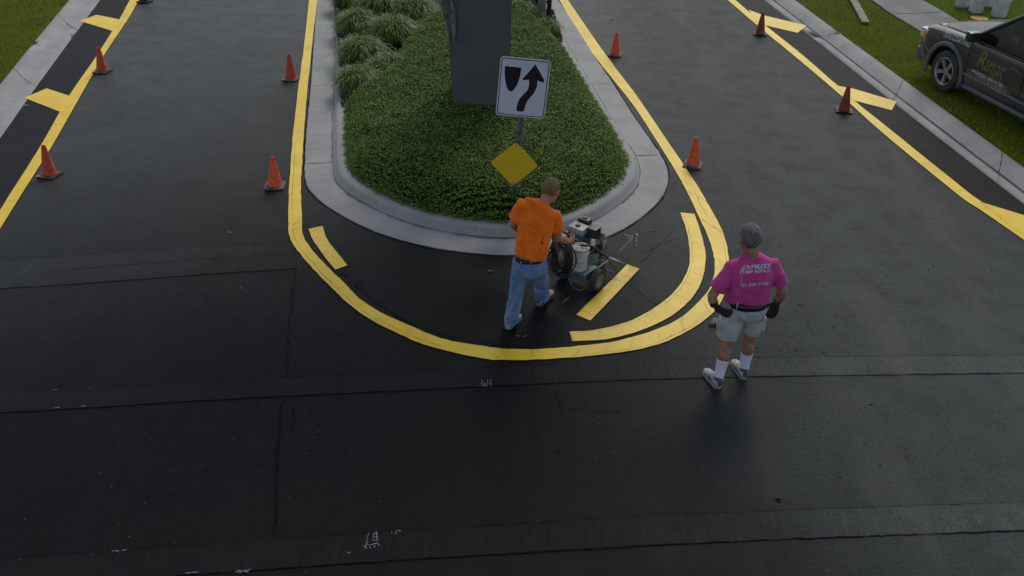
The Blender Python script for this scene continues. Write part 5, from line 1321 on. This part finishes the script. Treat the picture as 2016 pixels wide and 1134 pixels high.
# pail with caked lid
pc_ = P(1140, 533, 0.20); r0 = 0.098
bm = B(); T = Matrix.Translation(pc_)
lathe(bm, [(0, 0), (r0*0.84, 0), (r0*0.86, 0.006), (r0*0.95, 0.24), (r0*1.03, 0.245), (r0*1.03, 0.26), (r0*0.97, 0.262), (r0*0.98, 0.30), (0, 0.30)], T, 36); pb = mk('pail', bm, M['pail'], root, auto=35)
bm = B(); lathe(bm, [(0, 0.318), (r0*0.85, 0.318), (r0*0.9, 0.326), (r0*1.10, 0.326), (r0*1.12, 0.318), (r0*1.12, 0.296), (r0*1.02, 0.294)], T, 36)
for k in range(16): ball(bm, pc_+Vector((random.uniform(-.07, .07), random.uniform(-.07, .07), 0.320)), (random.uniform(.008, .02), random.uniform(.008, .02), .008), seg=8)
mk('lid', bm, M['lid'], pb, auto=35)
bm = B(); tube(bm, [pc_+Vector((r0*1.04*math.cos(a), r0*1.04*math.sin(a), 0.25-0.10*abs(math.sin(a)))) for a in [math.pi+math.pi*k/12 for k in range(13)]], 0.0025, 6); mk('pail_handle', bm, M['galv'], pb, smooth=True)
# tray and cover under the pail
bm = B(); tc = Vector((pc_.x, pc_.y, 0.19))+Fm*0.03
box(bm, (0, 0, 0), (0.30, 0.30, 0.09), frame(tc, Rm, Fm, up), bev=0.012)
bmesh.ops.subdivide_edges(bm, edges=bm.edges, cuts=4, use_grid_fill=True)
for v in bm.verts:
    k = max(0, tc.z+0.02-v.co.z)*8; v.co += Vector((noise.noise(v.co*14), noise.noise(v.co*14+Vector((7, 0, 0))), noise.noise(v.co*16+Vector((0, 7, 0)))))*0.030*(0.4+k)
mk('tray', bm, M['teal'], root, smooth=True)
bm = B(); q = [P(1150, 505, 0.30), P(1176, 503, 0.30), P(1178, 520, 0.24), P(1168, 530, 0.2), P(1153, 545, 0.12), P(1145, 536, 0.16)]
a = [bm.verts.new(v) for v in q]; b = [bm.verts.new(v+Vector((0.004, 0.02, 0.012))) for v in q]; bm.faces.new(a); bm.faces.new(b[::-1])
for k in range(len(q)): bm.faces.new((a[k], a[(k+1) % len(q)], b[(k+1) % len(q)], b[k]))
bmesh.ops.subdivide_edges(bm, edges=bm.edges, cuts=3, use_grid_fill=True)
mk('cover_sheet', bm, M['tealgreen'], root)
# engine
ec = P(1140, 452, 0.56); E = frame(ec, Rm, Fm, up) @ Matrix.Scale(1.14, 4)
bm = B(); box(bm, (0, 0, -0.09), (0.19, 0.17, 0.14), E, bev=0.02); lathe(bm, [(0, 0), (0.07, 0), (0.075, 0.01), (0.075, 0.05), (0, 0.05)], E @ Matrix.Translation((0, -0.085, -0.08)) @ Matrix.Rotation(R_(90), 4, 'X'), 24)
for k in range(6): box(bm, (0.105, 0.0, -0.14+k*0.016), (0.05, 0.12, 0.005), E)
en = mk('engine', bm, M['engblue'], root, auto=40)
bm = B(); box(bm, (0, -0.01, 0.015), (0.19, 0.15, 0.075), E, bev=0.030); mk('fuel_tank', bm, M['tank'], en, auto=60)
bm = B(); lathe(bm, [(0, 0.018), (0.022, 0.018), (0.026, 0.012), (0.026, 0)], E @ Matrix.Translation((-0.005, -0.02, 0.053)), 20); mk('fuel_cap', bm, M['engblk'], en, auto=40)
bm = B(); box(bm, (-0.015, 0.13, 0.045), (0.13, 0.08, 0.07), E, bev=0.012); box(bm, (-0.015, 0.13, 0.085), (0.05, 0.03, 0.015), E, bev=0.003); mk('muffler', bm, M['engblk'], en, auto=40)
bm = B(); box(bm, (0.155, 0.05, 0.0), (0.10, 0.11, 0.10), E, bev=0.012); box(bm, (0.155, 0.05, 0.055), (0.11, 0.12, 0.012), E, bev=0.003)
for k in range(5): box(bm, (0.212, 0.02+k*0.016, 0.0), (0.006, 0.006, 0.08), E)
mk('air_filter', bm, M['engblk'], en, auto=40)
# pump
pp_ = P(1181, 477, 0.36); Pm = frame(pp_, Rm, Fm, up) @ Matrix.Scale(1.2, 4); bm = B()
for k in range(7): ball(bm, Pm @ Vector((random.uniform(-.05, .05), random.uniform(-.03, .03), random.uniform(-.02, .02))), random.uniform(.018, .032), seg=10)
lathe(bm, [(0.0, -0.02), (0.055, -0.02), (0.06, -0.01), (0.06, 0.012), (0.045, 0.02), (0.0, 0.02)], Pm @ Matrix.Translation((-0.02, 0.05, 0.02)) @ Matrix.Rotation(R_(80), 4, 'X'), 24)
loft(bm, [Pm @ Vector((0.045, 0, 0.02)), Pm @ Vector((0.05, 0, -0.17))], (0.018, 0.014), side=Rm, n=10); mk('pump', bm, M['mud'], root, smooth=True)
bm = B(); box(bm, (-0.04, 0.03, -0.12), (0.13, 0.12, 0.15), Pm, bev=0.01); mk('gearbox', bm, M['engblk'], root, auto=40)
# hoses
def hose_obj(name, bm, mat): return mk(name, bm, mat, root, smooth=True)
bm = B(); hc = J(1104, 508, 9.90); ex = Rm
for k in range(20):
    cx_, cz_ = random.uniform(-0.035, 0.035), random.uniform(-0.04, 0.03); ra_, rb_ = random.uniform(0.085, 0.145), random.uniform(0.15, 0.25); dp = random.uniform(-0.06, 0.06); tl_ = random.uniform(-0.25, 0.25); ph = random.uniform(0, 6)
    pts = []
    for i in range(26):
        a = 2*math.pi*i/26; x_, z_ = ra_*math.cos(a)*(1+0.08*math.sin(3*a+ph)), rb_*math.sin(a)*(1+0.06*math.sin(2*a+ph)); pts.append(hc+ex*(cx_+x_*math.cos(tl_)-z_*math.sin(tl_)*0.4)+Vector((0, 0, cz_+z_))+Fm*(dp+0.02*math.sin(2*a+ph)))
    tube(bm, pts, random.choice((0.0065, 0.0075, 0.009)), 7, closed=True)
hose_obj('hose_coil', bm, M['hose'])
bm = B()
tube(bm, [J(1080, 505, 9.9), J(1082, 535, 9.9), J(1096, 548, 9.88), J(1111, 540, 9.9), J(1115, 515, 9.9), J(1113, 480, 9.9)], 0.0075, 8, sm=6)
tube(bm, [J(1079, 497, 9.92), J(1083, 525, 9.92), J(1094, 536, 9.92), J(1108, 530, 9.92), J(1112, 500, 9.92)], 0.006, 8, sm=6)
hose_obj('hose_slack', bm, M['hosegrey'])
bm = B(); tube(bm, [P(1119, 530, 0.22), P(1119, 546, 0.14), P(1128, 564, 0.06), P(1142, 571, 0.03), P(1158, 564, 0.05), P(1166, 554, 0.12), P(1168, 540, 0.2)], 0.0065, 8, sm=6); hose_obj('return_hose', bm, M['hosegrey'])
bm = B(); tube(bm, [P(1128, 490, 0.5), P(1134, 512, 0.42), P(1120, 530, 0.3), P(1112, 520, 0.35)], 0.004, 6, sm=6); hose_obj('siphon_tube', bm, M['engblk'])
bm = B(); tube(bm, [P(1150, 462, 0.55), P(1168, 458, 0.50), P(1180, 470, 0.40), P(1172, 490, 0.30), P(1158, 500, 0.28)], 0.007, 8, sm=6); hose_obj('pump_hose', bm, M['hose'])
bm = B(); tube(bm, [P(1112, 470, 0.62), P(1120, 462, 0.60), P(1132, 470, 0.58), P(1128, 486, 0.5)], 0.006, 8, sm=6); hose_obj('throttle_cable', bm, M['hose'])
# arms and gun
bm = B(); tube(bm, [P(1144, 483, 0.60), P(1163, 484, 0.56), P(1181, 496, 0.46), P(1197, 507, 0.40)], 0.014, 10, sm=4); mk('support_arm', bm, M['engblk'], root, smooth=True)
bm = B(); tube(bm, [P(1195, 506, 0.405), P(1212, 512, 0.37), P(1230, 519.5, 0.34)], 0.0095, 10); mk('extension_tube', bm, M['chrome'], root, smooth=True)
bm = B(); tube(bm, [P(1176, 492, 0.48), P(1198, 512, 0.28), P(1215.5, 537, 0.04)], 0.009, 8, sm=4); mk('stay_rod', bm, M['engblk'], root, smooth=True)
bm = B(); tube(bm, [P(1155, 519.5, 0.25), P(1192, 510, 0.28), P(1208, 503.6, 0.30), P(1233, 483, 0.34), P(1249, 466, 0.38)], 0.007, 8, sm=3)
tube(bm, [P(1176, 497, 0.3), P(1182, 512, 0.22)], 0.005, 6); tube(bm, [P(1205, 505, 0.30), P(1228, 485, 0.36), P(1246, 466, 0.40)], 0.0045, 6); mk('gun_arm', bm, M['mach'], root, smooth=True)
bm = B(); tube(bm, [P(1189, 531, 0.10), P(1211, 538, 0.05)], 0.011, 8); mk('foot_bar', bm, simple('blue_bar', (0.10, 0.14, 0.20), 0.5), root, smooth=True)
gz = P(1251, 470, 0.36); G = frame(gz, Rm, Fm, up); bm = B()
ball(bm, G @ Vector((0, 0, 0)), (0.020, 0.020, 0.028), seg=12); ball(bm, G @ Vector((-0.05, -0.01, -0.01)), 0.016, seg=10); ball(bm, G @ Vector((-0.085, -0.02, -0.02)), 0.013, seg=10)
loft(bm, [G @ Vector((0.0, 0, 0.03)), G @ Vector((0.01, 0.0, 0.075))], 0.010, n=8); loft(bm, [G @ Vector((-0.03, 0, 0.02)), G @ Vector((0.03, 0, 0.06))], 0.006, n=6)
loft(bm, [G @ Vector((0.008, 0, 0)), G @ Vector((0.012, 0, -0.09))], [0.012, 0.009], n=8); loft(bm, [G @ Vector((0.012, 0, -0.075)), G @ Vector((0.012, 0, -0.11))], 0.015, n=8)
for k in range(5): ball(bm, G @ Vector((-0.02-0.03*k, -0.004*k, 0.01)), 0.010, seg=8)
gun = mk('spray_gun', bm, M['chrome'], root, smooth=True)
# paint fan in the air under the tip
tip = G @ Vector((0.012, 0, -0.115)); mt, nt, p_ = newmat('paint_mist'); nt.nodes.remove(p_)
pv = N_(nt, 'ShaderNodeVolumePrincipled'); pv.inputs['Color'].default_value = (0.42, 0.20, 0.05, 1); pv.inputs['Density'].default_value = 5.0; nt.links.new(pv.outputs[0], nt.nodes['Material Output'].inputs['Volume'])
bm = B(); e0, e1 = P(1236, 522, 0.01), P(1259, 529, 0.01); dr = (e1-e0).normalized(); nn_ = Vector((-dr.y, dr.x, 0)); q = [e0, e1]
vs = []
for p, t in ((tip, 0.008), (e0, 0.03), (e1, 0.03)): vs.append((bm.verts.new(p+nn_*t+(dr*-0.01 if p is tip else dr*0)), bm.verts.new(p-nn_*t)))
bm.faces.new((vs[0][0], vs[1][0], vs[2][0])); bm.faces.new((vs[0][1], vs[2][1], vs[1][1]))
for i, j in ((0, 1), (1, 2), (2, 0)): bm.faces.new((vs[i][0], vs[i][1], vs[j][1], vs[j][0]))
tag(mk('paint_spray', bm, mt), 'thin brownish fan of paint mist under the spray gun', 'mist', kind='stuff')

# ------------------------------------------------------------------ parked car
CH_ = R_(-16); Fc, Rc = hdg(CH_); con = P(1855, 182, 0.10)
co = con+Rc*0.86; root = empty('parked_car', co); CT = Matrix((Fc, -Rc, up)).transposed().to_4x4(); CT.translation = Vector((co.x, co.y, 0.10)); CT = CT @ Matrix.Scale(1.06, 4)
tag(root, 'dark grey sport utility car with gold and white door lettering parked on the right verge', 'car')
M['paint'] = simple('dark_car_paint', (0.026, 0.031, 0.030), 0.34, col2=(0.021, 0.026, 0.026), sc=2, coat=0.6, spec=0.5)
M['hoodp'] = simple('hood_paint', (0.050, 0.050, 0.042), 0.36, col2=(0.042, 0.042, 0.037), sc=2, coat=0.5)
M['clad'] = simple('grey_cladding', (0.10, 0.115, 0.13), 0.5, col2=(0.08, 0.09, 0.10), sc=5)
M['glass'] = simple('car_glass', (0.006, 0.011, 0.010), 0.08, spec=0.25)
M['seatg'] = simple('seat_grey', (0.12, 0.13, 0.13), 0.8)
M['alloy'] = simple('alloy', (0.36, 0.37, 0.37), 0.35, metal=0.6, col2=(0.26, 0.27, 0.27), sc=8)
def cut(o_bm, cutters):
    me = bpy.data.meshes.new('c'); bmesh.ops.recalc_face_normals(o_bm, faces=o_bm.faces); o_bm.to_mesh(me); o_bm.free(); o = bpy.data.objects.new('c', me); COL.objects.link(o); tmp = []
    for cb in cutters:
        m2 = bpy.data.meshes.new('k'); bmesh.ops.recalc_face_normals(cb, faces=cb.faces); cb.to_mesh(m2); cb.free(); k = bpy.data.objects.new('k', m2); COL.objects.link(k); tmp.append(k)
        md = o.modifiers.new('b', 'BOOLEAN'); md.operation = 'DIFFERENCE'; md.solver = 'EXACT'; md.object = k
    dg = bpy.context.evaluated_depsgraph_get(); dg.update(); nm = bpy.data.meshes.new_from_object(o.evaluated_get(dg))
    for k in tmp: bpy.data.objects.remove(k)
    bpy.data.objects.remove(o); bm = B(); bm.from_mesh(nm); bpy.data.meshes.remove(nm); return bm
ST = [(0.90, .40, .76, .68), (0.86, .34, .83, .79), (0.76, .30, .92, .86), (0.60, .28, .98, .89), (0.30, .26, 1.01, .90), (0.0, .25, 1.035, .905), (-.30, .25, 1.055, .905), (-.55, .25, 1.075, .90), (-.75, .25, 1.07, .90), (-1.6, .25, 1.08, .905), (-2.4, .25, 1.10, .905), (-3.1, .26, 1.11, .895), (-3.4, .32, 1.11, .87), (-3.53, .42, 1.05, .82), (-3.56, .50, .95, .78)]
bm = B(); rings = []
for x, zb, zt_, w in ST:
    hp_ = [(0, zb), (w*.8, zb), (w*.97, zb+.07), (w, zb+.18), (w*1.0, zt_*.55+zb*.2), (w*.995, zt_-.16), (w*.965, zt_-.05), (w*.90, zt_-.008), (w*.55, zt_+.018), (0, zt_+.03)]
    full = [(y, z) for y, z in hp_]+[(-y, z) for y, z in hp_[-2:0:-1]]
    rings.append([bm.verts.new(CT @ Vector((x, y, z))) for y, z in full])
for a, b in zip(rings, rings[1:]):
    n = len(a)
    for k in range(n): bm.faces.new((a[k], a[(k+1) % n], b[(k+1) % n], b[k]))
bm.faces.new(rings[0][::-1]); bm.faces.new(rings[-1])
cs = []
for ax_ in (0.0, -2.62):
    for sy in (1, -1):
        cb = B(); lathe(cb, [(0, -0.26), (0.425, -0.26), (0.425, 0.26), (0, 0.26)], CT @ Matrix.Translation((ax_, sy*0.80, 0.37)) @ Matrix.Rotation(R_(90), 4, 'X'), 40); cs.append(cb)
bm = cut(bm, cs); body_c = mk('body', bm, M['paint'], root, auto=32)
for ax_ in (0.0, -2.62):
    for sy in (1, -1):
        bm = B(); pts = []
        for k in range(25):
            a = R_(-18+216*k/24); pts.append(CT @ Vector((ax_+0.452*math.cos(a), sy*0.905, 0.37+0.452*math.sin(a))))
        loft(bm, pts, (0.030, 0.042), side=tuple(Rc), n=12); mk('wheel_arch', bm, M['clad'], root, smooth=True)
        wheel(root, CT @ Vector((ax_, sy*0.785, 0.37)), (-Rc if sy > 0 else Rc), 0.37, 0.24, 0.235, spokes=5, rm=M['alloy'])
# greenhouse
GL_ = [(1.075, -.38, -3.42, .85, .84), (1.25, -.60, -3.38, .82, .80), (1.58, -1.04, -3.28, .74, .71), (1.72, -1.26, -3.20, .69, .66)]
bm = B(); rings = []
for z, xf, xr, wf, wr_ in GL_:
    rings.append([bm.verts.new(CT @ Vector(v)) for v in ((xf+.06, 0, z), (xf, wf*.75, z), (xf-.13, wf, z), ((xf+xr)/2, (wf+wr_)/2+.02, z), (xr+.08, wr_, z), (xr, wr_*.8, z), (xr, -wr_*.8, z), (xr+.08, -wr_, z), ((xf+xr)/2, -(wf+wr_)/2-.02, z), (xf-.13, -wf, z), (xf, -wf*.75, z))])
for a, b in zip(rings, rings[1:]):
    n = len(a)
    for k in range(n): bm.faces.new((a[k], a[(k+1) % n], b[(k+1) % n], b[k]))
bm.faces.new(rings[0][::-1]); bm.faces.new(rings[-1]); mk('windows', bm, M['glass'], root, auto=30)
bm = B(); ro = []
for z, xf, xr, w, wr_ in ((1.70, -1.18, -3.26, .71, .68), (1.75, -1.26, -3.22, .69, .66), (1.785, -1.42, -3.06, .60, .58), (1.80, -1.7, -2.8, .40, .38)):
    ro.append([bm.verts.new(CT @ Vector(v)) for v in ((xf+.05, 0, z), (xf, w*.8, z), (xf-.15, w, z), ((xf+xr)/2, (w+wr_)/2+.015, z), (xr+.1, wr_, z), (xr, wr_*.8, z), (xr, -wr_*.8, z), (xr+.1, -wr_, z), ((xf+xr)/2, -(w+wr_)/2-.015, z), (xf-.15, -w, z), (xf, -w*.8, z))])
for a, b in zip(ro, ro[1:]):
    for k in range(11): bm.faces.new((a[k], a[(k+1) % 11], b[(k+1) % 11], b[k]))
bm.faces.new(ro[0][::-1]); bm.faces.new(ro[-1]); mk('roof', bm, M['clad'], root, auto=40)
for sy in (1, -1):
    for pts, w in ((((-.46, .862, 1.07), (-.72, .83, 1.27), (-1.16, .75, 1.58), (-1.36, .70, 1.73)), .034), (((-1.78, .895, 1.08), (-1.84, .81, 1.40), (-1.90, .715, 1.72)), .045), (((-2.75, .888, 1.09), (-2.76, .80, 1.40), (-2.76, .70, 1.72)), .04), (((-3.38, .845, 1.09), (-3.34, .78, 1.38), (-3.22, .68, 1.72)), .055)):
        bm = B(); loft(bm, crv([CT @ Vector((x, sy*y, z)) for x, y, z in pts], 4), (w, .016), side=tuple(Fc), n=10); mk('window_pillar', bm, M['paint'], root, smooth=True)
    bm = B(); loft(bm, [CT @ Vector((x, sy*y, z)) for x, y, z in ((-.40, .890, 1.070), (-1.9, .905, 1.085), (-3.35, .865, 1.105))], (.010, .016), side=(0, 0, 1), n=8); mk('waist_trim', bm, M['engblk'], root, smooth=True)
    bm = B(); loft(bm, crv([CT @ Vector((x, sy*y, z)) for x, y, z in ((-1.42, .59, 1.78), (-1.6, .58, 1.835), (-2.7, .57, 1.84), (-2.95, .565, 1.79))], 3), .014, n=8); mk('roof_rail', bm, M['engblk'], root, smooth=True)
    # mirror
    bm = B(); box(bm, (-0.62, sy*1.02, 1.15), (0.13, 0.20, 0.16), CT, bev=0.045); mi_ = mk('mirror', bm, M['paint'], root, auto=60); bm = B(); box(bm, (-0.60, sy*0.91, 1.10), (0.07, 0.09, 0.05), CT, bev=0.01); mk('mirror_arm', bm, M['engblk'], mi_)
    # doors: shut lines, handles, body strip
    for dx in (-.50, -1.76, -2.72):
        bm = B(); loft(bm, [CT @ Vector((dx+(0.02 if z > .8 else 0), sy*y, z)) for z, y in ((.40, .907), (.55, .911), (.80, .909), (.93, .906), (1.03, .885))], (.005, .004), side=tuple(Fc), n=6); mk('door_gap', bm, M['signblack'], root, smooth=True)
    for dx in (-1.58, -2.50):
        bm = B(); tube(bm, [CT @ Vector((dx-.08, sy*.905, .925)), CT @ Vector((dx-.05, sy*.935, .93)), CT @ Vector((dx+.06, sy*.935, .935)), CT @ Vector((dx+.09, sy*.905, .935))], .013, 8, sm=3); mk('door_handle', bm, M['clad'], root, smooth=True)
    bm = B(); loft(bm, [CT @ Vector((x, sy*.912, .50)) for x in (-.50, -1.9, -2.15)], (.014, .030), side=tuple(Rc), n=10); mk('side_moulding', bm, M['clad'], root, smooth=True)
    bm = B(); loft(bm, [CT @ Vector((x, sy*.885, .31)) for x in (-.50, -1.9, -2.15)], (.030, .045), side=tuple(Rc), n=10); mk('sill', bm, M['clad'], root, smooth=True)
    # headlight
    bm = B(); box(bm, (0.75, sy*0.745, 0.80), (0.20, 0.24, 0.16), CT, bev=0.035); hl_ = mk('headlight', bm, simple('lamp_clear', (0.60, 0.62, 0.62), 0.15, coat=1.0), root, auto=60)
    bm = B(); box(bm, (0.69, sy*0.835, 0.77), (0.13, 0.075, 0.12), CT, bev=0.025); mk('indicator', bm, simple('lamp_amber', (0.75, 0.30, 0.02), 0.2, coat=1.0), hl_, auto=60)
    bm = B(); loft(bm, crv([CT @ Vector((x, sy*y, z)) for x, y, z in ((.60, .72, .985), (.3, .745, 1.025), (0, .76, 1.05), (-.32, .77, 1.075))], 3), (.010, .006), side=tuple(Rc), n=8); mk('hood_gap', bm, M['clad'], root, smooth=True)
bm = B(); rings = []
for x, w, z in ((.78, .60, .925), (.60, .68, .985), (.3, .73, 1.030), (0.05, .745, 1.055), (-.15, .75, 1.075), (-.30, .755, 1.092)):
    rings.append([bm.verts.new(CT @ Vector((x, y*w, z+dz))) for y, dz in ((-1, -.01), (-.7, .018), (0, .030), (.7, .018), (1, -.01))])
for a, b in zip(rings, rings[1:]):
    for k in range(4): bm.faces.new((a[k], a[k+1], b[k+1], b[k]))
r = bmesh.ops.solidify(bm, geom=bm.faces[:], thickness=0.02); mk('hood', bm, M['hoodp'], root, auto=50)
bm = B(); box(bm, (.82, 0, .42), (.20, 1.62, .22), CT, bev=.05); mk('front_bumper', bm, M['clad'], root, auto=60)
bm = B(); box(bm, (.875, 0, .70), (.05, .86, .16), CT, bev=.015)
for k in range(4): box(bm, (.903, 0, .645+k*.036), (.012, .84, .008), CT)
mk('grille', bm, M['engblk'], root)
bm = B(); box(bm, (-3.52, 0, .50), (.20, 1.62, .22), CT, bev=.05); mk('rear_bumper', bm, M['clad'], root, auto=60)
for sy in (1, -1):
    bm = B(); box(bm, (-3.47, sy*.80, .92), (.14, .12, .34), CT, bev=.03); mk('tail_light', bm, simple('lamp_red', (.35, .01, .01), .2, coat=1.0), root, auto=60)
bm = B(); box(bm, (-.345, .30, 1.105), (.05, .50, .018), CT, bev=.004); mk('wiper_cowl', bm, M['signblack'], root)
# lettering on the left door and wing
def ctext(txt, x0, x1, zlo, zhi, mat, shear=0, bold=0.01, rise=0.0, name='lettering'):
    bm = text_bm(txt, shear, bold); es = [e for e in bm.edges if e.calc_length() > .1]
    if es: bmesh.ops.subdivide_edges(bm, edges=es, cuts=2); bmesh.ops.triangulate(bm, faces=bm.faces)
    for v in bm.verts:
        x = x0+(x1-x0)*v.co.x; z = zlo+(zhi-zlo)*v.co.y+rise*v.co.x; a = CT @ Vector((x, 2.0, z)); h = tcar.ray_cast(a, Rc)
        v.co = (h[0]-Rc*0.004) if h[0] else CT @ Vector((x, .915, z))
    return mk(name, bm, mat, body_c)
tcar = bvh_of(body_c)
mg = simple('gold_letter', (0.24, 0.19, 0.055), 0.6, col2=(0.16, 0.12, 0.04), sc=9); mw = simple('white_letter', (0.46, 0.50, 0.51), 0.6, col2=(0.34, 0.38, 0.39), sc=9); mb_ = simple('blue_letter', (0.26, 0.30, 0.34), 0.6)
ctext('R', -0.72, -0.90, .70, .96, mg, .25, .0); ctext('amac', -0.90, -1.36, .70, .86, mg, .25, .0)
ctext('SERVICES', -1.05, -1.36, .655, .69, mg)
ctext('PREMIER SERVICES', -.66, -1.40, .58, .635, mw, 0, .02); ctext('SEAL COAT & STRIPING', -.54, -1.52, .51, .565, mb_, .2, .02)
ctext('SEALCOATING', .22, -.46, .895, .985, mw, .2, .02, .02)
# head rests behind the glass are seen as paler shapes
for sy in (1,):
    bm = B(); box(bm, (-1.30, sy*.80, 1.27), (.13, .04, .13), CT, bev=.018); mk('head_rest', bm, M['seatg'], root, auto=60)
